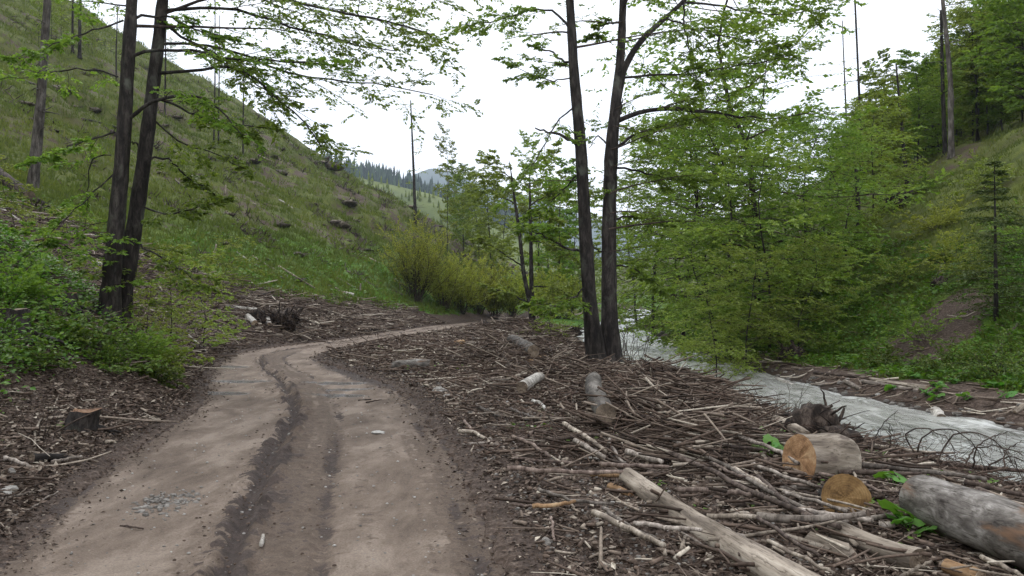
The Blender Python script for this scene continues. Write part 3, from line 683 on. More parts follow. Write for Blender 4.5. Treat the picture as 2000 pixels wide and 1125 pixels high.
hand_tree('beech_tree', 'left trunk of the pair standing beside the stream', 'tree', ba, [(TA, [37, 34, 29, 25, 23, 20, 16, 12, 5])],
  [([(1140, 300), (1120, 275), (1092, 262), (1045, 250)], 9, 0, -.3), ([(1123, 130), (1100, 118), (1075, 102), (1038, 88)], 6, .25, .3),
   ([(1115, 60), (1095, 25), (1060, 14), (1010, 25), (965, 45), (900, 48)], 5, 1.1, -.5), ([(1136, 200), (1110, 215), (1085, 240), (1060, 290), (1030, 340), (990, 380)], 3.5, .7, .8),
   ([(1133, 490), (1105, 485), (1070, 465), (1020, 445)], 6, .9, -.6), ([(1140, 290), (1120, 262), (1110, 245)], 4, 0, .2), ([(1150, 480), (1175, 492), (1190, 492)], 4, 0, 0),
   ([(1120, 150), (1085, 160), (1040, 150), (1000, 120)], 3, .8, 1), ([(1138, 330), (1110, 360), (1070, 400), (1030, 420)], 3.5, .8, 1.0), ([(1148, 560), (1110, 590), (1080, 600), (1040, 590)], 4, .9, -1)],
  dR, 3, 'leaf_beech', 'pair of trees beside the stream', leaf=.105,
  extra=ex(crown_above(TA, dR, 120, -380, 12, 3.0), crown_above(TA, dR, 420, 120, 5, 1.3, 5), crown_above(TA, dR, 640, 480, 4, 1.0, 4, az0=2.2, azs=2)))
bb = W(1191, 702, dR + .4); bb[2] = H(bb[0], bb[1])
hand_tree('beech_tree', 'right trunk of the pair beside the stream, forking high up', 'tree', bb, [(TB, [44, 38, 31, 28, 26, 21, 17, 14, 10, 5]), ([(1206, 190), (1218, 135), (1240, 95), (1262, 68), (1300, 35), (1336, 2), (1375, -50), (1420, -130)], [14, 13, 12, 11, 9, 8, 6, 3])],
  [([(1206, 236), (1240, 218), (1290, 212), (1340, 214), (1420, 225), (1490, 232)], 10, 1.2, -.6), ([(1212, 152), (1260, 146), (1330, 148), (1440, 128), (1560, 108)], 5, 1.4, -.6),
   ([(1196, 295), (1240, 262), (1300, 242), (1370, 230)], 7, 1.2, .8), ([(1209, 232), (1213, 215), (1216, 192)], 7, 0, 0), ([(1192, 285), (1168, 262), (1150, 290)], 4, 0, 0),
   ([(1337, 0), (1338, 60), (1348, 110), (1362, 160)], 4, .7, -.5), ([(1336, 5), (1400, 10), (1500, 30), (1600, 20)], 5, 1.3, .8), ([(1300, 35), (1360, 60), (1420, 70), (1520, 90)], 4, 1.2, -.8),
   ([(1195, 330), (1240, 330), (1300, 350), (1370, 350)], 5, 1.1, -.6), ([(1190, 430), (1240, 420), (1300, 440)], 5, 1.0, 1), ([(1190, 520), (1230, 520), (1290, 560)], 4, 1.0, .5),
   ([(1215, 40), (1180, 50), (1150, 80)], 3, .6, .5)],
  dR + .4, 4, 'leaf_beech', 'pair of trees beside the stream', leaf=.11,
  extra=ex(crown_above(TB, dR, 100, -300, 10, 2.6), crown_above(TB, dR, 500, 180, 8, 2.2, 6, az0=-.9, azs=1.8)))

# ------------------------------------------------------------------ mid-distance trees along the road and the stream
def atpx(px, d): return (px - 1000) / F * d, d
br_a = make_broadleaf('beech_tree', 13, 21, 'leaf_beech', 40, 9, 9, .17, .10, .29, .009, .14, lean=.05)
br_b = make_broadleaf('beech_tree', 12, 22, 'leaf_beech', 44, 9, 9, .17, .11, .34, .008, .04, lean=.06)
br_c = make_broadleaf('beech_tree', 8, 23, 'leaf_yellow', 34, 9, 10, .14, .05, .36, .008, .08, lean=.07)
thicket = [
 (br_a, 1480, 36, 1.45, 'tall beech with a forked top behind the stream, trunk showing mid-crown'), (br_b, 1330, 38, 1.0, 'leafy beech just right of the stream-side pair, low over the water'), (br_b, 1425, 32, .85, 'beech drooping over the far bank right of the water bend'),
 (br_c, 1500, 30, .95, 'young beech on the grassy far bank above the root stump'), (br_a, 1385, 46, 1.1, 'beech deep in the thicket behind the stream bend'), (br_a, 1275, 50, 1.0, 'beech farther upstream, seen right beside the pair of trunks'),
 (br_b, 1245, 62, 1.0, 'beech far upstream where the water foams'), (br_b, 1570, 35, .7, 'broad beech on the far bank above the slide of bare soil'), (br_b, 1605, 43, .68, 'slender beech on the slope behind the far bank thicket'),
 (br_c, 1395, 31, .7, 'low leafy young beech leaning over the white water'), (br_c, 1455, 27, .55, 'smallest young beech by the stream edge'), (br_c, 1655, 37, .8, 'yellow-green young beech on the lower right slope'),
 (br_a, 1315, 70, 1.1, 'distant beech closing the stream valley right of the pair'), (br_c, 1705, 46, .85, 'rounded young beech halfway up the right slope'), (br_c, 1560, 28, .5, 'bushy beech sapling beside the overturned root stump'), (br_c, 1400, 25.5, .45, 'sapling with bright leaves at the bend of the far bank'),
 (br_b, 1540, 50, .75, 'beech behind the thicket on the mid right slope'), (br_a, 1440, 60, 1.1, 'tall beech at the back of the far bank thicket')]
for i, (p, px, d, s, lb) in enumerate(thicket):
    x, y = atpx(px, d)
    place(p, x, y, s, i * 1.9, lb, 'tree', 'beeches along the far bank of the stream')
# trees up the valley
bv = make_broadleaf('birch_tree', 12, 31, 'leaf_far', 34, 7, 9, .30, .12, .20, .008, .45)
bw = make_broadleaf('birch_tree', 14, 32, 'leaf_beech', 36, 7, 9, .30, .14, .21, .008, .5)
bs = make_broadleaf('birch_tree', 12, 33, 'leaf_yellow', 26, 6, 5, .24, .25, .13, .006, .5)
bv2 = make_broadleaf('birch_tree', 12, 34, 'leaf_yellow', 30, 7, 7, .30, .12, .22, .007, .4)
rng = np.random.default_rng(77)
sp_far = make_spruce('spruce_tree', 12, 41, 1)
sp_far2 = make_spruce('spruce_tree', 12, 42, 1, nwh=12, nper=6, spread=.17)
for i, (px, d, s, p, lb) in enumerate([(873, 105, 1.0, bs, 'thin airy tree standing alone against the sky in the valley gap'), (905, 120, .85, bw, 'rounded light tree right of the thin airy one'), (935, 110, .75, bv2, 'light green tree left of the slim valley trees'),
    (960, 95, .8, bv2, 'slim tree with visible stem left of the double stem'), (985, 130, 1.0, bv2, 'tree in the valley gap before the blue mountain'), (1050, 85, .9, bs, 'sparse tree right of the double stem, mountain behind'), (1095, 80, .95, bw, 'light tree left of the stream-side pair'), (1070, 110, 1., bv2, 'farther tree in the gap left of the stream-side pair'),
    (925, 150, 1.0, bv2, 'far rounded tree behind the valley willows'), (890, 160, .9, bw, 'far pale tree at the foot of the spur'), (1120, 100, .9, bv, 'tree low behind the left stream-side trunk')]):
    x, y = atpx(px, d); yt = [248, 330, 335, 310, 325, 270, 330, 320, 345, 320, 335][i]
    s = min(2.2, max(.7, (W(px, yt, d)[2] - H(x, y)) / (13.6 if p is bw else 12))); place(p, x, y, (s * (.8 if i else .6), s * (.8 if i else .6), s), i * 1.3, lb, 'tree', 'trees up the valley')
# double-stem tree by the bend
dm = 46.
P1 = [(1040, 640), (1036, 600), (1022, 530), (1014, 450), (1005, 390), (1000, 350), (995, 315)]
P2 = [(1042, 640), (1038, 560), (1037, 480), (1036, 430), (1035, 380), (1034, 330)]
bm_ = W(1040, 635, dm); bm_[2] = H(bm_[0], bm_[1])
hand_tree('beech_tree', 'slender double-stemmed tree where the road vanishes', 'tree', bm_, [(P1, [10, 9, 8, 7, 5, 3, 1]), (P2, [10, 9, 7, 6, 4, 1])],
  [([(1020, 520), (990, 500), (960, 480), (935, 470)], 3, 1, -2), ([(1037, 470), (1075, 475), (1110, 500)], 3, 1, -2), ([(1030, 590), (990, 570), (950, 560)], 3, 1, -1), ([(1036, 560), (1080, 560), (1120, 580)], 3, 1, 1),
   ([(1012, 440), (1050, 420), (1090, 430)], 2.5, 1, 1), ([(1036, 400), (1070, 380), (1100, 370)], 2.5, 1, -1), ([(1008, 400), (970, 380), (950, 350)], 2.5, .6, 1), ([(1032, 330), (1060, 310), (1090, 280)], 2, .5, 1), ([(1038, 600), (1075, 600), (1100, 610)], 2, 1, -2), ([(1000, 350), (975, 330), (960, 300)], 2, .5, 1)],
  dm, 6, 'leaf_yellow', None, nsec=12, ntw=7, nlf=12, leaf=.2)

# bare poles, snags
def snag(px0, py0, px1, py1, w0, w1, d, label, seed, stubs=8, bark='bark_grey', name='dead_tree', fol=0, cat='dead tree'):
    rng = np.random.default_rng(seed); top = W(px1, py1, d); b = W(px0, py0, d); b[2] = min(b[2], H(b[0], b[1])) - .1
    if H(b[0], b[1]) < b[2] - .3: b[2] = H(b[0], b[1]) - .1
    P = smoothline(np.stack([b, (b * .6 + top * .4) + rng.normal(0, .08, 3), top]), 22); R = np.linspace(w0, w1, 22) / F * d / 2 * (1 + .05 * rng.normal(0, 1, 22))
    R[0] *= 1.4
    root = empty(name, b, label, cat); m = MB(); tubes(m, P - b, R, 9, jitter=.08, rng=rng); m.obj('trunk', bark, root)
    if stubs:
        t = rng.uniform(.3, .97, stubs); k = (t * 21).astype(int); az = rng.uniform(0, 6.28, stubs)
        B = grow(rng, P[k] - b, np.stack([np.cos(az), np.sin(az), rng.uniform(-.2, .5, stubs)], 1), rng.uniform(.3, 1.1, stubs) * (d / 25) ** .5, 4, -.02, .15)
        for q in B: m = MB(); tubes(m, q, w1 / F * d / 6 * np.linspace(1, .3, 5), 4); m.obj('branch', bark, root)
        if fol:
            m = MB(); w = MB()
            for q in B: limb_foliage(rng, w, m, q, .01, 4, 4, fol, .1 * (d / 25) ** .7, .6, .5)
            w.obj('twigs', 'twig', root); m.obj('crown', 'leaf_yellow', root)
    return root
g = G(68, 372)
snag(62, 385, 97, -60, 22, 12, g[1], 'tall bare grey trunk on the left slope left of the beech pair', 1, 10)
g = G(812, 388); snag(812, 390, 802, 196, 7, 2, min(g[1], 120), 'thin bare pole tree against the white sky', 2, 7, 'bark_dark', fol=2)
snag(1858, 300, 1833, -80, 12, 6, 51, 'tall thick bare trunk on the right slope', 3, 12)
snag(1846, 300, 1838, 20, 9, 5, 53, 'slimmer dark stem just left of the thick bare trunk on the right slope', 4, 12, 'bark_dark', fol=3)
snag(1688, 330, 1667, -60, 6, 3, 58, 'very thin bare stem rising above the beech thicket', 5, 6, 'bark_dark')
snag(1772, 330, 1750, 125, 8, 3, 52, 'thin leaning stem halfway up the right slope', 6, 10, 'bark_dark', fol=3)
snag(1680, 445, 1672, 330, 12, 6, 40, 'short dark dead stem low on the right slope', 7, 5, 'bark_dark')
for k, (px, py, top, w_, lb) in enumerate([(1655, 215, 40, 3, 'thin conifer pole with sparse top left of the very thin stem'), (475, 232, 100, 2.5, 'thin pole on the left skyline right of the beech pair'), (418, 180, -30, 2.5, 'thin pole on the skyline behind the beech branches'),
      (427, 190, 30, 2.2, 'thinnest pole on the left skyline'), (156, 80, -60, 6, 'slim dark trunk high on the left slope top'), (142, 62, -60, 4, 'slim trunk on the left ridge edge beside another'), (228, 85, 10, 2.5, 'tiny bare pole on the left ridge'), (322, 150, -20, 3, 'bare pole on the ridge seen between beech limbs')]):
    dd = 75 if px > 1000 else 95
    snag(px, py + 8, px + (-10 if k == 0 else 2), top, w_ + 1, w_ * .6, dd, lb, 30 + k, 10, 'bark_dark', fol=1)

# ------------------------------------------------------------------ right hill wood (individual copies) and single trees
for i, (px, d, s, lb) in enumerate([(1722, 52, .55, 'slim leafy tree halfway up the right slope left of the thin leaning stem'), (1752, 58, .62, 'slim leafy tree beside the thin leaning stem'), (1795, 55, .6, 'leafy tree between the thin leaning stem and the thick bare trunk'), (1835, 58, .62, 'leafy tree directly behind the thick bare trunk'), (1872, 62, .6, 'leafy tree just right of the thick bare trunk'), (1960, 55, .6, 'small leafy tree below the frame-edge trees'), (1690, 62, .6, 'pale slim tree on the slope left of the hazy one')]):
    x, y = atpx(px, d); place([bv, bv2, bw][i % 3], x, y, s, i * 2.2, lb, 'tree', 'slim trees on the right slope')
r_crown = make_broadleaf('maple_tree', 13, 51, 'leaf_far', 34, 7, 7, .24, .42, .22, .009, .45, shape=.6)
x, y = atpx(1912, 62); place(r_crown, x, y, .95, .3, 'round-crowned tree with bare lower stem on the right slope', 'tree')
x, y = atpx(1902, 66); place(r_crown, x, y, .85, 2.3, 'second stem-and-crown tree close behind the round-crowned one', 'tree')
x, y = atpx(2015, 48); place(bw, x, y, .95, 1.2, 'bright green tree cut by the right frame edge', 'tree')
x, y = atpx(1990, 58); place(bv, x, y, 1.0, 1.9, 'light green tree next to the frame edge on the right slope', 'tree')
x, y = atpx(1825, 60); place(sp_far2, x, y, .62, 1, 'dark young spruce beside the thick bare trunk', 'tree')
x, y = atpx(1718, 75); place(bv, x, y, .95, .5, 'hazy slim tree on the right slope skyline', 'tree')
sp_sap = make_spruce('spruce_tree', 4.6, 43, 2, 'needle_sap', 17, 6, -.07, .33, .10)
x, y = atpx(1945, 22.5); place(sp_sap, x, y, 1.0, 0, 'young spruce with dark stem on the near right slope', 'tree')
rng = np.random.default_rng(8)
protos = [bv, bw, bv, bw, r_crown, bs]
n_w = 0
for d in np.geomspace(50, 330, 26):
    for px in np.arange(1640, 2150, 40 if d < 150 else 30):
        px2 = px + rng.uniform(-14, 14); dd = d * rng.uniform(.95, 1.05)
        lim = np.interp(px2, [1640, 1760, 1860, 1940, 2000, 2100], [95, 76, 66, 62, 52, 46])
        if dd < lim or (px2 < 1700 and dd < 120): continue
        x, y = atpx(px2, dd)
        dark = 1885 < px2 < 1975 and dd > 120
        p = sp_far if (dark or rng.random() < .07) else protos[rng.integers(0, 5)]
        s = rng.uniform(.52, .86) * (.8 if p is sp_far else 1)
        kind = {'maple_tree': 'round-crowned tree', 'birch_tree': 'slim light-leaved tree' if p is bw else 'slim green tree', 'spruce_tree': 'dark pointed spruce'}[p.name.split('.')[0]]
        place(p, x, y, s, rng.uniform(0, 6.28), f'{kind} among the wood covering the right hill', 'tree', 'trees of the wood on the right hill')
        n_w += 1
        if n_w > 270: break
print('wood', n_w)
# left skyline small trees
for i, (px, d, s) in enumerate([(70, 90, .5), (95, 96, .55), (115, 100, .6), (175, 100, .45), (330, 130, .5), (560, 170, .35), (640, 190, .5), (665, 200, .55), (690, 200, .45)]):
    x, y = atpx(px, d); place(bs, x, y, s, i * 2.1, 'small sparse tree on the crest of the left hillside', 'tree', 'small trees on the left crest')
# distant conifers on the dark ridge: one mass
def far_forest(V, name, label, n, hgt, seed, rows=(1, 5), mat='needle'):
    rng = np.random.default_rng(seed); mb = MB(); nn = V.shape[1]
    r = rng.uniform(rows[0], rows[1], n); c = rng.uniform(0, nn - 2, n)
    ri = np.minimum(r.astype(int), 5); ci = c.astype(int); rf = (r - ri)[:, None]; cf = (c - ci)[:, None]
    P = (V[ri, ci] * (1 - cf) + V[ri, ci + 1] * cf) * (1 - rf) + (V[ri + 1, ci] * (1 - cf) + V[ri + 1, ci + 1] * cf) * rf
    h = hgt * rng.uniform(.6, 1.25, n); w = h * rng.uniform(.13, .2, n)
    for lev in range(3):
        z0 = h * (.05 + .28 * lev); z1 = h * (.5 + .25 * lev); ww = w * (1 - .27 * lev); k = 6; ang = np.arange(k) / k * 6.283
        ring = P[:, None, :] + np.stack([ww[:, None] * np.cos(ang)[None], ww[:, None] * np.sin(ang)[None], np.broadcast_to(z0[:, None], (n, k)) + rng.uniform(-.05, .05, (n, k)) * h[:, None]], -1)
        top = P + np.stack([0 * h, 0 * h, z1], 1)
        Vv = np.concatenate([ring.reshape(-1, 3), top]); i = np.arange(n)[:, None] * k; j = np.arange(k)[None]
        T = np.stack([i + j, i + (j + 1) % k, np.broadcast_to(n * k + np.arange(n)[:, None], (n, k))], -1).reshape(-1, 3)
        mb.add(Vv, None, T, None, np.repeat(rng.uniform(0, 1, n), k))
    return tag(mb.obj(name, mat, smooth=False), label, 'forest', kind='stuff')
far_forest(RV, 'forest', 'distant dark spruce forest on the ridge beyond the left hillside', 2600, 22, 5)
far_forest(HV, 'forest', 'light young wood scattered on the pale spur up the valley', 500, 5, 6, (1, 4), 'leaf_far')

# ------------------------------------------------------------------ shrubs
def shrub(name, x, y, h, r, seed, mat, label, nst=40, leaf=.06, nlf=9, cat='shrub', group=None, spread=.5, lean=0., tw=5, upright=True, n3=4):
    rng = np.random.default_rng(seed); z = H(x, y); root = empty(name, (x, y, z), label, cat, group)
    az = rng.uniform(0, 6.28, nst); sp = np.abs(rng.normal(0, spread, nst)); S = np.stack([np.cos(az) * r * .25 * rng.random(nst), np.sin(az) * r * .25 * rng.random(nst), np.full(nst, -.1)], 1)
    D = np.stack([np.cos(az) * sp, np.sin(az) * sp, np.ones(nst)], 1)
    B = grow(rng, S, D, h * rng.uniform(.6, 1.1, nst), 6, -.03 if upright else -.16, .12)
    wd = MB(); tubes(wd, B, h * .004 * np.linspace(1, .3, 7)[None] * np.ones((nst, 1)), 4)
    S, D, t, pi = spawn(rng, B, tw, .25, 1, 35, .25 if upright else 0.)
    B2 = grow(rng, S, D, h * .26 * rng.uniform(.5, 1.2, len(S)) * (1.2 - .6 * t), 4, 0 if upright else -.06, .14)
    tubes(wd, B2, np.full((len(S), 5), h * .0014), 3)
    lf = MB(); leafage(rng, lf, B2, nlf, leaf, .45, -.05)
    wd.obj('stems', 'twig', root); lf.obj('foliage', mat, root); return root
g = G(812, 588)
shrub('willow_shrub', g[0], g[1], 4.6 * g[1] / 46, 2.2, 1, 'leaf_willow', 'rounded yellow-green willow with dark stems at the foot of the hillside', 60, .17, 15, tw=10, spread=.5, group='willow shrubs on the roadside beyond the bend')
for i, (px, py, hh) in enumerate([(868, 606, 3.6), (900, 612, 3.4), (935, 612, 3.6), (965, 615, 3.0), (1000, 616, 3.2), (1085, 616, 3.0), (1060, 614, 2.6), (1110, 620, 2.8)]):
    g = G(px, py); dd = min(g[1], 75); x = (px - 1000) / F * dd
    shrub('willow_shrub', x, dd, hh * dd / 50, 1.8, 10 + i, 'leaf_willow', ['bushy willow right of the rounded one beside the road', 'willow behind the thin leaning pale stick', 'upright willow at the far road edge', 'low willow left of the double-stemmed tree', 'hazy willow behind the double-stemmed tree', 'willow at the far end of the road', 'low willow right of the double-stemmed tree', 'willow left of the stream-side trunks'][i], 50, .18, 14, tw=9, spread=.5, group='willow shrubs on the roadside beyond the bend')
# left bank bushes near the beech pair
for i, (px, d, hh, lf_, mt, lb) in enumerate([
    (60, 11.0, .4, .06, 'bramble', 'bramble bush in front of the flat-topped stump'), (115, 12.5, .5, .07, 'bramble', 'bramble bush left of the beech pair foot'), (170, 13.0, .85, .07, 'bramble', 'leafy bush right at the foot of the left beech'),
    (260, 14.0, .8, .07, 'leaf_beech', 'leafy sapling bush right of the beech pair foot'), (320, 15.4, .8, .08, 'leaf_yellow', 'yellow-green bush reaching towards the slash'), (225, 12.6, .65, .07, 'bramble', 'low dark bush below the beech pair'),
    (10, 13, 1.0, .08, 'leaf_beech', 'leafy bush at the left frame edge above the stump'), (285, 13.2, .5, .07, 'bramble', 'low bramble at the road edge right of the beeches'),
    (-40, 10.5, 1.2, .07, 'leaf_herb', 'bright green bush cut by the left frame edge')]):
    x, y = atpx(px, d); shrub('bush', x, y, hh, .8, 100 + i, mt, lb, 34, lf_, 9, group='bushes on the left bank', spread=.8, tw=7, upright=False)
br_d = make_broadleaf('beech_sapling', 3.2, 24, 'leaf_yellow', 18, 7, 8, .085, .12, .42, .006, .02, lean=.08)
for i, (px, d, s, lb) in enumerate([(395, 24, 1.0, 'yellow-green beech sapling in the slash right of the beech pair'), (335, 20, .85, 'light beech sapling just right of the beech pair'), (440, 33, .9, 'small beech sapling at the foot of the grass, farther right'), (120, 22, .7, 'beech sapling on the slope left of the beech pair'), (20, 20, .8, 'leafy beech sapling near the left frame edge'), (290, 16.8, .55, 'low beech sapling at the foot of the leaning beech'), (1075, 30, .7, 'beech sapling left of the stream-side pair')]):
    x, y = atpx(px, d); place(br_d, x, y, s, i * 1.7, lb, 'sapling', 'beech saplings')
# right slope shrubs
rng = np.random.default_rng(99)
for i, (px, d, hh, mt, lb) in enumerate([(1800, 24, 1.4, 'leaf_beech', 'bush on the right slope left of the young spruce'), (1850, 21, 1.2, 'bramble', 'dark bramble below the young spruce'), (1960, 19, 1.5, 'bramble', 'bramble thicket at the right frame edge'), (1900, 26, 1.4, 'leaf_yellow', 'yellow-green bush behind the young spruce'),
    (1750, 30, 1.5, 'leaf_yellow', 'light bush above the slide of bare soil'), (1830, 34, 1.6, 'leaf_willow', 'olive bush mid right slope'), (1930, 36, 1.7, 'leaf_yellow', 'yellow bush high on the right slope by the frame edge'), (1700, 40, 1.6, 'leaf_yellow', 'bush between the thicket and the dead stem'), (1800, 44, 1.8, 'leaf_beech', 'bush below the thick bare trunk'),
    (1660, 30, 1.2, 'leaf_beech', 'bush beside the beech thicket on the slope'), (2010, 23, 1.7, 'leaf_herb', 'green bush cut by the right frame edge low down'), (1990, 27, 1.6, 'leaf_beech', 'bush behind the bramble thicket at the right'), (1860, 29, 1.4, 'leaf_willow', 'olive bush right of the two white sticks'), (1610, 27, 1.0, 'leaf_beech', 'low bush just above the far bank'), (1720, 23, .9, 'bramble', 'low bramble on the edge of the bare soil')]):
    x, y = atpx(px, d); shrub('bush', x, y, hh, .9, 200 + i, mt, lb, 30, .085 * d / 22, 9, group='bushes on the right slope', spread=.85, tw=6, upright=False)

# ------------------------------------------------------------------ grass and herbs (stuff)
def scatter(n, xlo, xhi, ylo, yhi, seed, logd=True):
    rng = np.random.default_rng(seed); y = np.exp(rng.uniform(math.log(ylo), math.log(yhi), n)) if logd else rng.uniform(ylo, yhi, n)
    x = rng.uniform(xlo, xhi, n) * (y + 2); return x, y, rng
def blades(name, label, n, mat, seed, hgt, xr, yr, cond, nb=5, wid=.12, tl=0., th=1., distscale=.5):
    x, y, rng = scatter(n, xr[0], xr[1], yr[0], yr[1], seed); k = cond(x, y, rng); x, y = x[k], y[k]
    z = height(x, y); n = len(x); s = hgt * (1 + distscale * y / 20) * rng.uniform(.5, 1.3, n)
    P = np.repeat(np.stack([x, y, z - .02], 1), nb, 0); s = np.repeat(s, nb)
    az = rng.uniform(0, 6.28, n * nb); tl_ = rng.uniform(.1, .75, n * nb)
    D = np.stack([np.cos(az) * tl_, np.sin(az) * tl_, np.ones(n * nb)], 1)
    off = np.stack([rng.normal(0, 1, n * nb), rng.normal(0, 1, n * nb), 0 * az], 1) * s[:, None] * .35; P = P + off
    side = np.stack([-np.sin(az + 1.57), np.cos(az + 1.57), 0 * az], 1) * (s * wid)[:, None]
    tip = P + nrm(D) * s[:, None]
    mb = MB(); V = np.stack([P - side * .5, P + side * .5, tip], 1).reshape(-1, 3); T = np.arange(len(V)).reshape(-1, 3)
    base = np.repeat(np.clip(.5 + .6 * fbm(x / 4, y / 6, 3, 90), 0, 1), nb); mb.add(V, None, T, None, np.clip(tl + (th - tl) * (base * .6 + rng.uniform(0, .4, n * nb)), 0, 1))
    return tag(mb.obj(name, mat, smooth=False), label, 'grass', kind='stuff')
cg = lambda x, y, r: zones(x, y)[0] > r.uniform(.25, .8, len(x))
blades('grass', 'olive spring grass tufts over the clear-felled hillside', 90000, 'grass_blade', 3, .16, (-.95, -.02), (12, 170), lambda x, y, r: cg(x, y, r) & (x < LE(y)), 4, .22)
blades('grass', 'spring grass tufts over the right slope and far bank', 30000, 'grass_blade', 4, .13, (.1, .95), (14, 110), lambda x, y, r: cg(x, y, r) & (x > RC(y) + RW(y)), 4, .22)
def herbs(name, label, n, mat, seed, size, xr, yr, cond, nlf=6, hg=.12, dist=.4):
    x, y, rng = scatter(n, xr[0], xr[1], yr[0], yr[1], seed); k = cond(x, y, rng); x, y = x[k], y[k]; n = len(x); z = height(x, y)
    sc = (1 + dist * y / 15)
    P = np.repeat(np.stack([x, y, z], 1), nlf, 0); scr = np.repeat(sc, nlf); az = rng.uniform(0, 6.28, n * nlf)
    rad = rng.uniform(0, .12, n * nlf) * scr; hh = rng.uniform(.1, 1, n * nlf) * hg * scr * (1 - 2 * rad / scr)
    P = P + np.stack([np.cos(az) * rad, np.sin(az) * rad, hh], 1); D = np.stack([np.cos(az), np.sin(az), rng.normal(.05, .3, n * nlf)], 1)
    nr = np.array([0, 0, 1.]) + rng.normal(0, .35, (n * nlf, 3)); mb = MB()
    leaves(mb, P, D, nr, size * scr * rng.uniform(.5, 1.3, n * nlf), np.clip(rng.normal(.5, .25, n * nlf), 0, 1), .7, .06)
    return tag(mb.obj(name, mat, smooth=False), label, 'plants', kind='stuff')
herbs('ground_cover', 'lush low green herbs at the foot of the left hillside', 14000, 'leaf_herb', 5, .075, (-.7, .0), (24, 75), lambda x, y, r: (zones(x, y)[1] > r.uniform(.3, .9, len(x))) & (zones(x, y)[0] > .5) & (x < LE(y)))
herbs('ground_cover', 'lush low green herbs on the far bank of the stream', 20000, 'leaf_herb', 6, .085, (.12, .8), (13, 50), lambda x, y, r: (zones(x, y)[0] > r.uniform(.3, .9, len(x))) & (x > RC(y) + RW(y) + .4) & (x < RC(y) + RW(y) + 9))
herbs('ground_cover', 'dense green herbs and bramble shoots on the near left bank', 9000, 'leaf_herb', 7, .06, (-.9, -.35), (6.5, 18), lambda x, y, r: (LE(y) - x > r.uniform(1.4, 3.0, len(x))) & (LE(y) - x < 7), 8, .28)
herbs('ground_cover', 'small green sprouts between the slash near the road', 160, 'leaf_herb', 8, .05, (-.6, .6), (5, 30), lambda x, y, r: ((LE(y) - x > .4) | ((x > RE(y) + .9) & (x < RC(y) - RW(y) - .5))), 7, .10)

# ------------------------------------------------------------------ slash: sticks, chips, gravel (stuff)
def debris_area(n, seed, near=4.2, far=60, left=False, thin=True):
    rng = np.random.default_rng(seed); y = np.exp(rng.uniform(math.log(near), math.log(far), n))
    if not left:
        lo = RE(y) + .15; hi = RC(y) - RW(y) - .05; w = rng.beta(1.25, 1.0, n); x = lo + (hi - lo) * w
        k = x < (y * .72 + 1.0)
        k &= rng.random(n) < (.7 + .3 * sst(.2, 1.5, x - RE(y)))
    else:
        sb = np.interp(y, [0, 8, 13, 20, 30, 38, 60], [2.4, 2.6, 3.4, 8, 10, 5, 2.6]); x = LE(y) - .12 - sb * rng.random(n) * 1.1
        k = np.abs(x) < y * .72 + 1
        if thin: k &= rng.random(len(y)) < sst(11, 24, y) * .85 + .10
    return x[k], y[k], rng
def sticks_stuff(name, label, n, seed, left, lmin, lmax, rmin, rmax, mat='debris', near=4.2, far=60, tilt=.12, lift=.05, bias=0., dirang=None, tp=1.6):
    x, y, rng = debris_area(n, seed, near, far, left); n = len(x); z = height(x, y, False)
    sc = .7 + y / 22.
    ln = (lmin + (lmax - lmin) * rng.random(n) ** 2.5) * np.clip(sc, .7, 2.2); r = (rmin + (rmax - rmin) * rng.random(n) ** 2) * np.clip(sc, .6, 2.4)
    az = rng.uniform(0, np.pi, n) if dirang is None else rng.normal(dirang, .7, n)
    D = np.stack([np.cos(az), np.sin(az), rng.normal(0, tilt, n)], 1)
    S = np.stack([x, y, z + r + rng.random(n) ** 2 * lift], 1) - D * ln[:, None] / 2
    P = grow(rng, S, D, ln, 3, 0, .10); mid = height(P[:, :, 0], P[:, :, 1], False); P[:, :, 2] = np.maximum(P[:, :, 2], mid + r[:, None] * .6)
    mb = MB(); tint = np.clip(rng.beta(1.6, 1.6 * tp, n) + bias, 0, 1); tubes(mb, P, r[:, None] * np.array([1, .95, .85, .65]), 4, tint, caps=True)
    return tag(mb.obj(name, mat, smooth=True), label, 'debris', kind='stuff')
sticks_stuff('woody_debris', 'mass of small broken sticks and bark strewn between road and stream', 4300, 1, False, .15, 1.0, .004, .017, bias=.10, lift=.10)
sticks_stuff('wood_chunks', 'short broken wood chunks and bark pieces between road and stream', 12000, 11, False, .03, .18, .006, .022, bias=.17, lift=.05, tilt=.25)
sticks_stuff('wood_chunks', 'short broken wood chunks in the left bank slash', 6500, 12, True, .05, .25, .006, .022, bias=.14, lift=.05, tilt=.25, near=5)
sticks_stuff('woody_debris', 'mass of small broken sticks strewn on the left bank', 6500, 2, True, .15, 1.1, .004, .016, near=5, bias=.12, lift=.12)
sticks_stuff('brush', 'fine reddish twigs heaped around the stream-side trunks and bank', 2400, 3, False, .25, .9, .002, .006, 'rust_brush', near=8, far=32, tilt=.4, lift=.2)
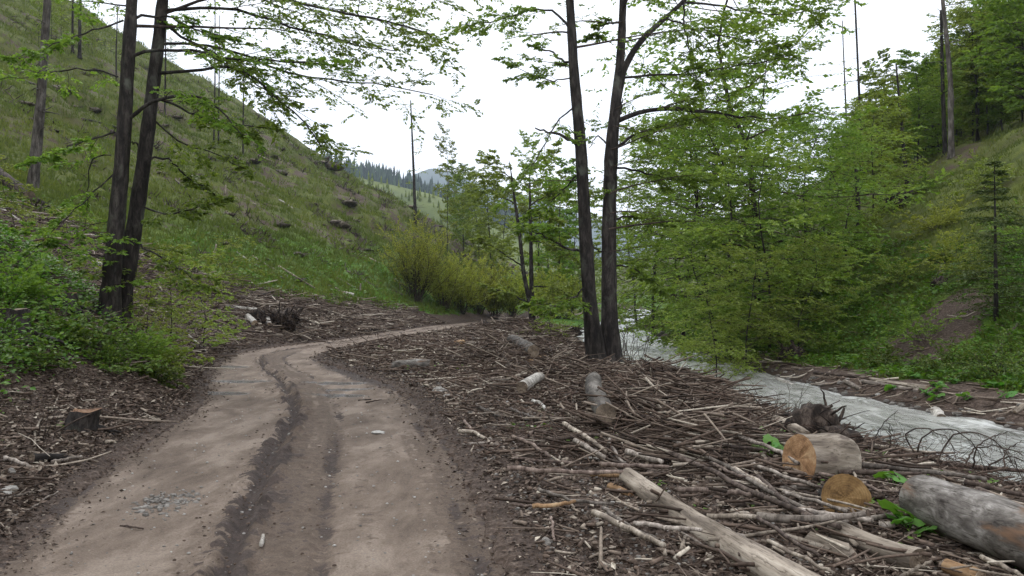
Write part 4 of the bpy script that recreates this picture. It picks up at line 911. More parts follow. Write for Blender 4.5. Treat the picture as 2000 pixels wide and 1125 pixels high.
def heap_sticks():
    rng = np.random.default_rng(72); PP = []; RR = []
    for hx, hy, ha, sx_, sy_ in HEAPS:
        n = int(260 * (1 + ha * 3)); x = hx + rng.normal(0, sx_ * .75, n); y = hy + rng.normal(0, sy_ * .75, n); k = (x > RE(y) + .8) & (x < RC(y) - RW(y) + .2) & ~((np.abs(x - 2.6) < .55) & (y < 7.9)); x, y = x[k], y[k]; n = len(x)
        z = height(x, y, False); f = np.exp(-((x - hx) / sx_) ** 2 - ((y - hy) / sy_) ** 2); sc = np.clip(.75 + y / 35, .8, 1.9)
        az = np.where(rng.random(n) < .6, rng.normal(-.75, .4, n), rng.uniform(0, 3.14, n)); ln = rng.uniform(.25, 1.1, n) * sc; r = rng.uniform(.004, .017, n) * sc
        D = np.stack([np.cos(az), np.sin(az), rng.normal(0, .22, n)], 1); P = grow(rng, np.stack([x, y, z + r + rng.random(n) * (.06 + .26 * f)], 1) - D * ln[:, None] / 2, D, ln, 3, 0, .10)
        P[:, :, 2] = np.maximum(height(P[:, :, 0], P[:, :, 1], False) + r[:, None] * .5, P[:, :, 2]); PP.append(P); RR.append(r)
    P = np.concatenate(PP); r = np.concatenate(RR); mb = MB(); tubes(mb, P, r[:, None] * np.array([1, .95, .85, .6]), 5, np.clip(rng.beta(1.5, 2.2, len(r)) + .05, 0, 1), caps=True)
    tag(mb.obj('woody_debris', 'debris'), 'tangled heaps of broken branches along the stream side of the slash', 'debris', kind='stuff')
heap_sticks()
def bank_sticks():
    rng = np.random.default_rng(71); n = 550; y = np.exp(rng.uniform(math.log(10), math.log(45), n)); x = RC(y) + RW(y) + rng.exponential(1.3, n) + .1; z = height(x, y, False)
    az = rng.normal(2.6, .8, n); ln = rng.uniform(.1, .9, n) * (.8 + y / 40); r = rng.uniform(.006, .022, n) * (.7 + y / 30); D = np.stack([np.cos(az), np.sin(az), rng.normal(0, .1, n)], 1)
    P = grow(rng, np.stack([x, y, z + r], 1) - D * ln[:, None] / 2, D, ln, 3, 0, .1); P[:, :, 2] = np.maximum(height(P[:, :, 0], P[:, :, 1], False) + r[:, None] * .6, P[:, :, 2])
    mb = MB(); tubes(mb, P, r[:, None] * np.array([1, .95, .85, .6]), 4, np.clip(rng.beta(1.6, 2, n) + .15, 0, 1), caps=True)
    tag(mb.obj('woody_debris', 'debris'), 'small driftwood and sticks strewn on the far bank of the stream', 'debris', kind='stuff')
bank_sticks()
def chips(name, label, n, seed, left, size, near=3.6, far=45, mat='debris', bias=0):
    x, y, rng = debris_area(n, seed, near, far, left, False)
    if not left:
        pass
    n = len(x); z = height(x, y); s = size * rng.uniform(.4, 1.4, n) * (1 + y / 13)
    az = rng.uniform(0, 6.28, n); D = np.stack([np.cos(az), np.sin(az), rng.normal(0, .3, n)], 1); nr = np.array([0, 0, 1.]) + rng.normal(0, .55, (n, 3))
    mb = MB(); leaves(mb, np.stack([x, y, z + s * .15], 1), D, nr, s, np.clip(rng.beta(1.5, 2.6, n) + bias, 0, 1), .5, .12)
    return tag(mb.obj(name, mat, smooth=False), label, 'debris', kind='stuff')
chips('leaf_litter', 'brown leaf litter and bark chips between road and stream', 95000, 4, False, .040, bias=.12)
chips('leaf_litter', 'brown leaf litter and chips on the left bank', 60000, 5, True, .040, bias=.10)
def rocks_arrays(n, P, s, rng, flat=.6):
    """irregular octahedral stones, subdivided once into 3 rings"""
    k = 6; ang = np.arange(k) / k * 6.283; ph = rng.uniform(0, 6.28, n)
    def ring(zf, rf): 
        r = s[:, None] * rf * rng.uniform(.75, 1.2, (n, k)); a = ang[None] + ph[:, None]
        return np.stack([np.cos(a) * r, np.sin(a) * r * .8, np.broadcast_to((s * zf * flat)[:, None], (n, k))], -1)
    R1, R2 = ring(-.3, .85), ring(.45, .75); top = np.stack([rng.normal(0, .1, n) * s, rng.normal(0, .1, n) * s, s * flat * .85], 1)[:, None]
    V = np.concatenate([R1, R2, top], 1) + P[:, None]; j = np.arange(k); jn = (j + 1) % k
    q = np.stack([j, jn, k + jn, k + j], 1); t = np.stack([k + j, k + jn, np.full(k, 2 * k)], 1); off = np.arange(n)[:, None, None] * (2 * k + 1)
    return V.reshape(-1, 3), (q[None] + off).reshape(-1, 4), (t[None] + off).reshape(-1, 3), k
def gravel(name, label, x, y, s, rng, tint=None, mat='stone', z=None):
    n = len(x); z = height(x, y) if z is None else z; V, Q, T, k = rocks_arrays(n, np.stack([x, y, z + s * .15], 1), s, rng)
    tint = rng.beta(1.6, 2.2, n) if tint is None else tint
    mb = MB(); mb.add(V, Q, T, np.repeat(tint, k), np.repeat(tint, k)); return tag(mb.obj(name, mat, smooth=False), label, 'gravel', kind='stuff')
x, y, rng = debris_area(26000, 6, 3.8, 26, False); k = rng.random(len(x)) < np.interp(x - RE(y), [.0, 1.2, 2.4], [1, .7, .15]); x, y = x[k], y[k]
def edge_litter():
    rng = np.random.default_rng(88); n = 26000; y = np.exp(rng.uniform(math.log(3.6), math.log(45), n)); lf = rng.random(n) < .5
    x = np.where(lf, LE(y) - .25 + np.abs(rng.normal(0, .28, n)) * rng.choice([-1, -1, 1], n), RE(y) + .3 - np.abs(rng.normal(0, .3, n)) * rng.choice([-1, -1, 1], n))
    z = height(x, y); z = np.where((x > LE(y) + .02) & (x < RE(y) - .02), .02, z); s = .024 * rng.uniform(.4, 1.5, n) * (1 + y / 14)
    az = rng.uniform(0, 6.28, n); D = np.stack([np.cos(az), np.sin(az), rng.normal(0, .3, n)], 1); nr = np.array([0, 0, 1.]) + rng.normal(0, .55, (n, 3)); mb = MB()
    leaves(mb, np.stack([x, y, z + s * .1], 1), D, nr, s, np.clip(rng.beta(1.4, 2.6, n), 0, 1), .5, .12); tag(mb.obj('leaf_litter', 'debris', smooth=False), 'litter and bark crumbs scattered along both road edges', 'debris', kind='stuff')
edge_litter()
def hill_brush():
    rng = np.random.default_rng(89); nc = 300; y = np.exp(rng.uniform(math.log(30), math.log(175), nc)); x = LE(y) - rng.uniform(6, 75, nc); k = np.abs(x) < .62 * y + 2; x, y = x[k], y[k]; nc = len(x)
    m = 34; rad = rng.uniform(.25, .9, nc) * (.6 + y / 120); cx = np.repeat(x, m) + rng.normal(0, 1, nc * m) * np.repeat(rad, m); cy = np.repeat(y, m) + rng.normal(0, .6, nc * m) * np.repeat(rad, m); z = height(cx, cy, False)
    az = rng.uniform(0, 6.28, nc * m); el = rng.uniform(0, 1.1, nc * m); ln = rng.uniform(.15, .6, nc * m) * np.repeat(.6 + y / 90, m); D = np.stack([np.cos(az) * np.cos(el), np.sin(az) * np.cos(el), np.sin(el)], 1)
    P = grow(rng, np.stack([cx, cy, z], 1), D, ln, 2, -.1, .2); mb = MB(); tubes(mb, P, (.016 + .0005 * np.repeat(y, m))[:, None] * np.array([1, .8, .5]), 3, rng.beta(1.5, 2.5, nc * m)); tag(mb.obj('brush', 'hill_brush'), 'brownish dead brush clumps scattered over the left hillside', 'brush', kind='stuff')
hill_brush()
gravel('gravel', 'small stones and clods along the right road edge', x, y, .012 * rng.uniform(.4, 1.6, len(x)) * (1 + y / 20), rng)
# clods in the muddy ruts and road edges
rng = np.random.default_rng(12); n = 1500; y = np.exp(rng.uniform(math.log(3.9), math.log(24), n)); w = rng.choice([.38, .47, .5, .985, .02, .62], n, p=[.12, .26, .12, .3, .14, .06]) + rng.normal(0, .03, n)
x = LE(y) + (RE(y) - LE(y)) * w
gravel('mud_clods', 'dark crumbs of mud along the ruts and road edges', x, y, .010 * rng.uniform(.3, 1.6, n) * (1 + y / 25), rng, rng.uniform(.2, .55, n), 'debris', z=np.where((w > 0) & (w < 1), .012, .03))
n = 900; y = np.exp(rng.uniform(math.log(3.9), math.log(20), n)); w = rng.uniform(.05, .95, n); x = LE(y) + (RE(y) - LE(y)) * w
gravel('gravel', 'scattered small pale pebbles on the road surface', x, y, .009 * rng.uniform(.4, 1.5, n) * (1 + y / 25), rng, rng.uniform(.3, 1, n), z=np.full(n, .0))
# gravel patch filling a pothole
c = G(330, 982); n = 260; a = rng.uniform(0, 6.28, n); r = np.sqrt(rng.random(n))
gravel('gravel', 'patch of grey stones filling a pothole in the left wheel track', c[0] + rng.normal(0, .13, n) + rng.normal(0, .05, n), c[1] + rng.normal(0, .2, n), np.clip(rng.lognormal(-4.2, .45, n), .006, .035), rng, rng.uniform(.1, .75, n), z=np.full(n, -.004))
# stones along the water
n = 520; y = np.exp(rng.uniform(math.log(9), math.log(50), n)); sd_ = rng.choice([-1, 1], n); x = RC(y) + sd_ * (RW(y) + rng.normal(.12, .3, n))
gravel('gravel', 'wet stones along both edges of the stream', x, y, rng.uniform(.03, .13, n), rng, rng.uniform(.05, .6, n), z=np.maximum(height(x, y), WZ(y) - .04))

# ------------------------------------------------------------------ individual logs and sticks
def frame(p0, p1):
    z = Vector(p1 - p0).normalized(); up = Vector((0, 0, 1)) if abs(z.z) < .95 else Vector((0, 1, 0))
    x = up.cross(z).normalized(); y = z.cross(x); m = Matrix((x, y, z)).transposed().to_4x4(); m.translation = Vector(p0); return m
def ogrid_log(p0, p1, r0, r1, rng, bend=.02, sides=14, seg=12, rough=.05, knots=3):
    ln = float(np.linalg.norm(p1 - p0)); t = np.linspace(0, 1, seg + 1); ph = rng.uniform(0, 6.28, 2)
    P = np.stack([bend * ln * np.sin(t * np.pi + ph[0] * .0) * math.cos(ph[1]), bend * ln * np.sin(t * np.pi) * math.sin(ph[1]), t * ln], 1)
    ang = np.arange(sides) / sides * 6.2832; R = (r0 + (r1 - r0) * t)[:, None] * (1 + rough * fbm(np.cos(ang)[None] * 1.5 + t[:, None] * ln * 3 + ph[0] * 9, np.sin(ang)[None] * 1.5 + t[:, None] * ln * 1.3, 3, 15) * 1.6)
    for _ in range(knots):
        kt, ka = rng.uniform(.1, .9), rng.uniform(0, 6.28); dd = ((t[:, None] - kt) * ln / (r0 * .7)) ** 2 + (np.sin((ang[None] - ka) / 2) * 2 / .7) ** 2; R = R * (1 + .22 * np.exp(-dd))
    V = P[:, None] + np.stack([np.cos(ang)[None] * R, np.sin(ang)[None] * R, 0 * R], -1)
    i = np.arange(seg)[:, None] * sides; j = np.arange(sides)[None]; j2 = (j + 1) % sides
    Q = np.stack([i + j, i + j2, i + sides + j2, i + sides + j], -1).reshape(-1, 4)
    return V, Q
def cut_disc(ring, rng, z, flip):
    """slightly domed, slightly uneven cut face; ring k,3 local"""
    k = len(ring); c = ring.mean(0); V = [ring * [1, 1, 1]]; 
    for f in (.66, .33): V.append(c + (ring - c) * f + np.array([0, 0, 1]) * rng.normal(0, .003, (k, 1)))
    V.append(c[None]); V = np.concatenate(V); Q = []; T = []
    j = np.arange(k); jn = (j + 1) % k
    Q = np.concatenate([np.stack([j, jn, k + jn, k + j], 1), np.stack([k + j, k + jn, 2 * k + jn, 2 * k + j], 1)]); T = np.stack([2 * k + j, 2 * k + jn, np.full(k, 3 * k)], 1)
    if flip: Q = Q[:, ::-1]; T = T[:, ::-1]
    return V, Q, T
def log_obj(name, p0, p1, r0, r1, mat, cutmat, label, cat='log', group=None, seed=0, ends=(1, 1), **kw):
    rng = np.random.default_rng(seed + 500); p0 = np.asarray(p0, float); p1 = np.asarray(p1, float)
    V, Q = ogrid_log(p0, p1, r0, r1, rng, **kw); mb = MB(); mb.add(V.reshape(-1, 3), Q, None, 0.)
    me = mb.mesh(name, mat); o = bpy.data.objects.new(name, me); C.objects.link(o); o.matrix_world = frame(p0, p1); tag(o, label, cat, group)
    for e, (ring, on) in enumerate(((V[0], ends[0]), (V[-1], ends[1]))):
        if not on: continue
        cz = ring[:, 2].mean(); loc = np.array([ring[:, 0].mean(), ring[:, 1].mean(), cz]); Vc, Qc, Tc = cut_disc(ring - loc, rng, 0, e == 0)
        m = MB(); m.add(Vc, Qc, Tc, 0., 0.); c = m.obj('cut_face', cutmat, o, smooth=False); c.location = loc
    return o
def log_px(name, a, b, w0, w1, mat, cutmat, label, lift=None, seed=0, la=None, lb_=None, **kw):
    """a,b: photo positions of the log's axis ends; widths in photo pixels. The log lies on the ground."""
    pa, pb = G(*a), G(*b); ra, rb = w0 / F * pa[1] / 2, w1 / F * pb[1] / 2
    pa = G(*a, lift=ra * .8 + (la or 0)); pb = G(*b, lift=rb * .8 + (lb_ or 0))
    return log_obj(name, pa, pb, w0 / F * pa[1] / 2, w1 / F * pb[1] / 2, mat, cutmat, label, seed=seed, **kw)
log_px('log', (1226, 932), (1600, 1165), 37, 76, 'pale_wood', 'cut_pale', 'long pale barkless log running out at the bottom frame edge', seed=1, bend=.012, sides=20, seg=26, knots=6)
log_px('log', (1800, 975), (2130, 1105), 96, 128, 'bark_log', 'cut_grey', 'thick grey log with peeling orange bark at the right frame edge', seed=2, sides=24, seg=22, knots=3, rough=.03)
def stub(pc, py, d, r, axis_dir, ln, mat, cut, label, seed, sides=22):
    c = W(pc, py, d); ax = np.array(axis_dir, float); ax /= np.linalg.norm(ax); return log_obj('log', c, c + ax * ln, r, r * .93, mat, cut, label, seed=seed, sides=sides, seg=8, ends=(1, 1), rough=.04)
stub(1560, 897, 7.1, .225, (.95, .34, -.14), .5, 'pale_wood', 'cut_orange', 'short thick log section with bright orange cut face', 3)
stub(1652, 972, 6.05, .178, (.33, .9, -.28), .55, 'bark_dark', 'cut_yellow', 'dark-barked log end with yellowish cut face below the orange one', 4)
log_px('log', (1630, 1036), (1795, 1096), 42, 50, 'pale_wood', 'cut_grey', 'mossy pale log in front of the yellowish cut face', seed=5, sides=16, seg=14)
log_px('log', (1160, 742), (1183, 808), 30, 40, 'bark_grey', 'cut_grey', 'brown barked log pointing at the camera left of the heap', seed=6, sides=16, seg=16, la=.16, lb_=.16)
log_px('log', (768, 714), (843, 712), 16, 20, 'bark_log', 'cut_grey', 'small birch log with round cut end near the road', seed=7)
log_px('log', (1020, 757), (1056, 735), 24, 16, 'white_bark', 'cut_grey', 'white weathered log chunk with a broken spike', seed=8, la=.08, lb_=.15)
log_px('log', (1000, 662), (1042, 686), 18, 24, 'bark_grey', 'cut_grey', 'gnarled grey log lying in the middle of the slash', seed=9, rough=.12, knots=6, la=.15, lb_=.1)
log_px('log', (888, 671), (904, 669), 10, 11, 'tan_wood', 'cut_orange', 'little sawn block with reddish cut face in the slash', seed=10)
log_px('log', (910, 670), (935, 671), 7, 6, 'pale_wood', 'cut_pale', 'pale short piece right of the little sawn block', seed=11)
log_px('log', (1242, 828), (1284, 802), 17, 18, 'tan_wood', 'cut_pale', 'short tan log piece right of the log pointing at the camera', seed=12)
log_px('log', (1192, 950), (1232, 968), 15, 12, 'tan_wood', 'cut_orange', 'short tan splintered piece left of the long pale log', seed=13)
log_px('log', (1848, 1105), (1915, 1130), 28, 34, 'tan_wood', 'cut_pale', 'tan wood chunk at the bottom below the grey log', seed=14)
log_px('log', (1516, 822), (1576, 852), 22, 20, 'pale_wood', 'cut_grey', 'pale trunk piece leading to the root stump by the water', seed=15, la=.05, lb_=.05)
log_px('log', (1100, 775), (1135, 762), 8, 8, 'stick_brown', 'cut_grey', 'brown short log above the white weathered chunk', seed=16)
# far bank logs
log_px('log', (1518, 741), (1550, 757), 10, 13, 'white_bark', 'cut_grey', 'white birch log at the far water edge, middle of the bank', seed=20)
log_px('log', (1826, 802), (1838, 818), 17, 20, 'white_bark', 'cut_grey', 'stubby white birch log at the far water edge near the right', seed=21)
log_px('log', (1658, 731), (1812, 758), 7, 12, 'pale_wood', 'cut_pale', 'longest pale pole of the bundle on the far bank', seed=22, bend=.01)
log_px('log', (1682, 745), (1795, 764), 9, 8, 'stick_grey', 'cut_grey', 'grey pole lying just below the longest one', seed=23)
log_px('log', (1590, 727), (1690, 736), 6, 7, 'stick_brown', 'cut_grey', 'brown pole at the left of the bundle on the far bank', seed=24)
log_px('log', (1690, 728), (1830, 706), 4, 4, 'stick_grey', 'cut_grey', 'thin curved grey pole behind the bundle', seed=25, bend=.06)
log_px('log', (1650, 745), (1682, 762), 9, 8, 'stick_grey', 'cut_grey', 'short grey log at the water side of the bundle', seed=26)
log_px('log', (1585, 751), (1630, 750), 6, 6, 'stick_grey', 'cut_grey', 'small grey log lying parallel to the water', seed=27)
log_px('log', (1982, 805), (2010, 788), 10, 11, 'pale_wood', 'cut_pale', 'pale stick on the far bank at the right frame edge', seed=28)
log_px('log', (1836, 528), (1844, 514), 6, 6, 'white_bark', 'cut_pale', 'short white stick on the right slope', seed=29)
log_px('log', (1832, 534), (1880, 510), 4, 4, 'white_bark', 'cut_pale', 'long white stick on the right slope', seed=30)
log_px('log', (1940, 700), (1990, 630), 8, 5, 'stick_grey', 'cut_grey', 'grey leaning branch below the young spruce', seed=31)
log_px('log', (1500, 695), (1532, 680), 6, 6, 'stick_grey', 'cut_grey', 'grey log left of the far-bank root stump', seed=32)
# left side
log_px('log', (483, 618), (497, 631), 12, 12, 'white_bark', 'cut_pale', 'short white log left of another in the left slash', seed=40)
log_px('log', (523, 622), (526, 634), 9, 10, 'white_bark', 'cut_pale', 'stubby white log end below the root heap', seed=41)
log_px('log', (440, 597), (500, 605), 7, 8, 'white_bark', 'cut_pale', 'pale log lying beside the root heap on the left', seed=42)
log_px('log', (432, 607), (485, 612), 6, 6, 'pale_wood', 'cut_pale', 'second pale log below the first beside the root heap', seed=43)
log_px('log', (345, 603), (410, 626), 6, 5, 'pale_wood', 'cut_pale', 'slim pale pole in the left slash', seed=44)
log_px('log', (62, 388), (165, 430), 12, 9, 'bark_dark', 'cut_grey', 'dark fallen trunk on the left slope', seed=45)
log_px('log', (-30, 320), (58, 385), 34, 24, 'root_mat', 'cut_grey', 'thick brown fallen trunk at the left frame edge', seed=46, rough=.1)
log_px('log', (162, 497), (200, 520), 10, 9, 'white_bark', 'cut_pale', 'pale log seen left of the beech pair', seed=47)
log_px('log', (0, 405), (45, 435), 7, 5, 'white_bark', 'cut_pale', 'pale thin log near the left frame edge on the slope', seed=48)
log_px('log', (385, 560), (440, 590), 6, 5, 'pale_wood', 'cut_pale', 'pale pole at the upper rim of the left slash', seed=49)
log_px('log', (368, 655), (404, 688), 5, 4, 'white_bark', 'cut_pale', 'white crossed stick in the slash near the road bend', seed=50)
log_px('log', (460, 492), (495, 517), 4, 3, 'white_bark', 'cut_pale', 'thin white stick lying on the green hillside', seed=51)
log_px('log', (545, 390), (572, 407), 3, 2.5, 'white_bark', 'cut_pale', 'thin pale stick high on the hillside', seed=52)
log_px('log', (905, 445), (938, 465), 4, 3, 'pale_wood', 'cut_pale', 'pale stick on the brown end of the hillside', seed=53)
log_px('log', (500, 580), (545, 565), 4, 3, 'stick_brown', 'cut_grey', 'thin pole at the lower edge of the grass', seed=54)
log_px('log', (62, 895), (128, 893), 18, 15, 'bark_dark', 'cut_grey', 'dark short log in the left foreground litter', seed=55)
log_px('log', (160, 815), (200, 845), 10, 8, 'bark_log', 'cut_grey', 'grey stick leaning on the red-topped stump', seed=56, la=.1)
log_px('log', (670, 572), (690, 576), 7, 7, 'white_bark', 'cut_pale', 'whitish chunk in the grass above the road bend', seed=57)
log_px('log', (160, 233), (230, 250), 6, 4, 'bark_dark', 'cut_grey', 'dark log across the slope behind the beech pair', seed=58)
log_px('log', (20, 140), (70, 165), 5, 4, 'bark_grey', 'cut_grey', 'small log high on the left slope', seed=59)
log_px('log', (745, 655), (770, 668), 5, 4, 'pale_wood', 'cut_pale', 'pale piece on the left verge of the far road', seed=60) if False else None

# sticks: hand-placed with photo polylines
def stick(pts, w, mat, label, seed, lift=.0, name='stick', cat='stick', group=None, liftend=None):
    rng = np.random.default_rng(900 + seed); P = []
    for i, p in enumerate(pts):
        g0 = G(*p); r = w / F * g0[1] / 2; lf = lift if liftend is None else lift + (liftend - lift) * i / (len(pts) - 1)
        P.append(G(*p, lift=r * .9 + lf))
    P = np.array(P); r = w / F * P[:, 1].mean() / 2; Q = smoothline(P, 12); dn = np.linalg.norm(P[-1] - P[0])
    Q[1:-1] += rng.normal(0, min(.005, .012 * dn), (10, 3)); Q[1:-1, 2] = np.maximum(Q[1:-1, 2], height(Q[1:-1, 0], Q[1:-1, 1], False) + r * .5)
    m = MB(); b = Q[0].copy(); tubes(m, (Q - b), r * np.linspace(1.05, .75, 12), 7, [0.], caps=True, jitter=.1, rng=rng)
    o = m.obj(name, mat, None); o.location = b
    return tag(o, label, cat, group)
STICKS = [
 ([(1101, 827), (1140, 850), (1184, 881)], 9, 'pale_wood', 'pale stick slanting above the long horizontal branches'), ([(1000, 852), (1040, 868), (1074, 892)], 7, 'stick_brown', 'brown bent stick at the heap edge facing the road'),
 ([(1022, 858), (1070, 820), (1123, 784)], 6, 'stick_brown', 'dark straight stick slanting up to the right in mid heap'), ([(1276, 869), (1380, 915), (1500, 979), (1640, 1030)], 11, 'stick_brown', 'long brown branch crossing the right heap, lowest of three parallels'),
 ([(1297, 850), (1400, 900), (1520, 968), (1600, 1005)], 9, 'stick_grey', 'long grey branch parallel to and above the lowest one'), ([(1296, 801), (1345, 845), (1414, 897)], 9, 'stick_brown', 'brown branch with upturned tip above the parallels'),
 ([(990, 914), (1100, 922), (1221, 922)], 9, 'stick_brown', 'horizontal brown branch ending at the long pale log'), ([(1153, 925), (1224, 928)], 10, 'tan_wood', 'peeled tan length of branch beside the long pale log'),
 ([(1264, 924), (1350, 928)], 9, 'stick_brown', 'brown branch continuing right of the long pale log'), ([(1172, 906), (1240, 910), (1307, 912)], 9, 'stick_brown', 'brown branch lying behind the pale log head'),
 ([(1322, 956), (1400, 960), (1490, 966)], 10, 'stick_brown', 'reddish brown branch below the parallels'), ([(1159, 1000), (1225, 1030), (1297, 1065)], 12, 'pale_wood', 'pale peeled stick left of the long pale log near the bottom'),
 ([(1040, 989), (1085, 986), (1123, 978)], 8, 'tan_wood', 'tan curved stick at the road side of the heap'), ([(1052, 955), (1120, 978), (1199, 985)], 7, 'stick_grey', 'grey stick touching the tan curved one'),
 ([(1178, 992), (1230, 1030), (1285, 1056)], 8, 'stick_grey', 'grey stick lying along the pale peeled one'), ([(1239, 1022), (1300, 1030), (1371, 1035)], 9, 'stick_grey', 'grey stick meeting the long pale log from the left'),
 ([(1123, 860), (1181, 893)], 10, 'stick_grey', 'thick grey stick just left of the broken tips'), ([(1202, 840), (1261, 862)], 8, 'stick_brown', 'brown stick right of the pale slanting one'),
 ([(1132, 894), (1172, 896)], 5, 'white_bark', 'small white stick in the heap'), ([(1224, 881), (1294, 903)], 11, 'stick_grey', 'thick grey stick above the branch behind the pale log head'),
 ([(1113, 809), (1172, 826)], 6, 'stick_brown', 'brown stick below the log pointing at the camera'), ([(1055, 841), (1107, 863)], 8, 'stick_brown', 'brown stick crossing the dark straight one'),
 ([(1435, 915), (1500, 952)], 9, 'pale_wood', 'pale stick between the parallels and the orange cut log'), ([(1325, 803), (1429, 829), (1500, 850)], 10, 'stick_brown', 'reddish branch on the bank above the heap'),
 ([(1480, 930), (1540, 985), (1600, 1030)], 9, 'stick_brown', 'brown branch in front of the yellowish cut face'), ([(1530, 960), (1653, 998)], 8, 'stick_grey', 'grey branch crossing under the yellowish cut face'),
 ([(1525, 956), (1607, 950)], 10, 'stick_grey', 'pale grey stick touching the left of the yellowish cut face'), ([(1561, 995), (1640, 1008), (1705, 1016)], 10, 'stick_grey', 'pale grey stick below the yellowish cut face'),
 ([(1470, 905), (1530, 930), (1590, 948)], 8, 'stick_grey', 'grey branch lying across the foot of the orange cut face'), ([(1600, 925), (1660, 935), (1720, 960)], 7, 'stick_brown', 'brown branch between the two cut logs'), ([(1700, 1000), (1760, 985)], 6, 'stick_brown', 'short stick leaning on the yellowish cut log'), ([(1681, 946), (1727, 924)], 7, 'stick_brown', 'stick between the yellowish cut face and the big green leaves'), ([(1500, 1056), (1570, 1090), (1629, 1120)], 8, 'pale_wood', 'pale stick right of the long pale log at the bottom'),
 ([(1752, 1130), (1819, 1096)], 7, 'pale_wood', 'pale stick slanting up at the bottom below the mossy log'), ([(1917, 1087), (1960, 1105), (2000, 1128)], 10, 'pale_wood', 'pale knobbed stick in front of the grey log'),
 ([(1791, 1070), (1840, 1068), (1880, 1064)], 6, 'stick_brown', 'thin stick below the big leaves beside the grey log'), ([(1718, 1025), (1748, 1026)], 14, 'stick_grey', 'grey piece right of the yellowish cut face'),
 ([(1681, 863), (1755, 884), (1800, 900)], 6, 'stick_brown', 'thin dark branch at the water edge right of the root stump'), ([(800, 742), (865, 742), (925, 740)], 4, 'stick_brown', 'long thin stick lying level near the birch log'),
 ([(860, 729), (905, 722), (932, 732)], 3.5, 'stick_brown', 'thin stick right of the small birch log'), ([(945, 737), (1000, 722), (1070, 715), (1120, 722), (1175, 736)], 4.5, 'stick_brown', 'long arched thin branch over the mid slash'),
 ([(1082, 726), (1125, 708)], 8, 'stick_brown', 'thick dark stick above the white weathered chunk'), ([(907, 822), (925, 845)], 6, 'stick_brown', 'short brown stick standing out at the heap edge'),
 ([(897, 842), (925, 842), (962, 867)], 7, 'pale_wood', 'pale bent stick nearest the road at mid heap'), ([(902, 869), (992, 875)], 5, 'stick_grey', 'grey level stick below the pale bent one'),
 ([(930, 792), (980, 815)], 6, 'stick_grey', 'grey stick up the heap from the pale bent one'), ([(835, 670), (900, 682)], 3, 'stick_grey', 'thin grey stick near the far road edge'),
 ([(892, 659), (930, 678), (967, 700)], 3, 'stick_brown', 'thin dark straight stick behind the little sawn block'), ([(882, 767), (937, 790)], 3, 'stick_grey', 'thin curved twig above the heap edge'),
 ([(1040, 782), (1058, 788), (1066, 802)], 6, 'white_bark', 'white hooked stick in mid slash'), ([(892, 691), (920, 695)], 5, 'pale_wood', 'short pale stick in the far slash'),
 ([(68, 881), (68, 828), (102, 802), (117, 768)], 4, 'pale_wood', 'pale crooked branch in the left foreground'), ([(83, 883), (159, 851)], 4, 'pale_wood', 'pale thin stick across the left foreground litter'),
 ([(102, 902), (159, 891)], 6, 'stick_grey', 'grey stick right of the dark short log'), ([(15, 1017), (60, 993), (113, 960)], 4, 'stick_grey', 'long grey stick at the lower left'),
 ([(0, 975), (45, 965), (90, 957)], 5, 'stick_grey', 'grey stick at the left frame edge'), ([(75, 916), (159, 917)], 4, 'stick_brown', 'brown stick below the dark short log'),
 ([(10, 893), (60, 912)], 8, 'stick_grey', 'thick grey stick near the left frame edge'), ([(1390, 905), (1440, 930), (1500, 940)], 7, 'stick_brown', 'brown stick above the reddish branch'),
 ([(1335, 860), (1420, 872), (1500, 880)], 7, 'stick_brown', 'brown branch in the upper right heap'), ([(1440, 850), (1520, 880), (1560, 905)], 8, 'stick_grey', 'grey branch leading to the orange cut log'),
 ([(1545, 870), (1480, 840), (1400, 800), (1330, 765)], 8, 'stick_brown', 'long branch along the stream bank edge'), ([(1320, 742), (1370, 770), (1400, 795)], 6, 'stick_brown', 'upper branch on the bank edge'),
 ([(1480, 822), (1560, 812)], 7, 'stick_grey', 'straight stick poking towards the water'), ([(1000, 985), (1050, 990)], 6, 'stick_brown', 'short brown stick beside the tan curved one'),
 ([(1075, 1010), (1083, 1055)], 6, 'stick_brown', 'short stick pointing down the picture near the road'), ([(1330, 1075), (1338, 1048)], 8, 'pale_wood', 'short pale peg left of the long pale log'), ([(1375, 1068), (1340, 1045), (1330, 1040)], 7, 'stick_grey', 'small forked grey stick by the long pale log'),
 ([(700, 782), (725, 780)], 2.5, 'twig', 'dark twig lying on the road'), ([(715, 786), (745, 781)], 2.5, 'twig', 'second dark twig lying on the road'), ([(235, 1027), (280, 1033)], 3.5, 'twig', 'small dark twig on the left wheel track'),
 ([(510, 1064), (514, 1045)], 8, 'white_bark', 'white wood chip on the road near the bottom'),
 ([(1480, 1010), (1540, 1050), (1600, 1085)], 8, 'stick_brown', 'brown stick left of the split wood'), ([(1410, 1030), (1470, 1060), (1540, 1100)], 7, 'stick_grey', 'grey stick beside the long pale log on its right'),
 ([(1430, 1000), (1500, 1018)], 14, 'pale_wood', 'pale splintered slab right of the long pale log'), ([(1020, 940), (1110, 955)], 5, 'stick_brown', 'thin stick under the horizontal brown branch'),
 ([(1125, 905), (1000, 895)], 6, 'stick_brown', 'brown stick above the horizontal branch'), ([(985, 880), (1040, 905)], 7, 'stick_brown', 'stick ending at the left heap edge'),
 ([(1210, 800), (1330, 830)], 8, 'stick_brown', 'brown stick behind the short tan log'), ([(1240, 770), (1330, 800)], 7, 'stick_brown', 'brown stick in the rusty brush heap'), ([(1000, 800), (1080, 830)], 6, 'stick_grey', 'grey stick left of the hooked one'), ([(1150, 765), (1230, 760)], 6, 'stick_brown', 'level stick at the foot of the pair of trunks')]
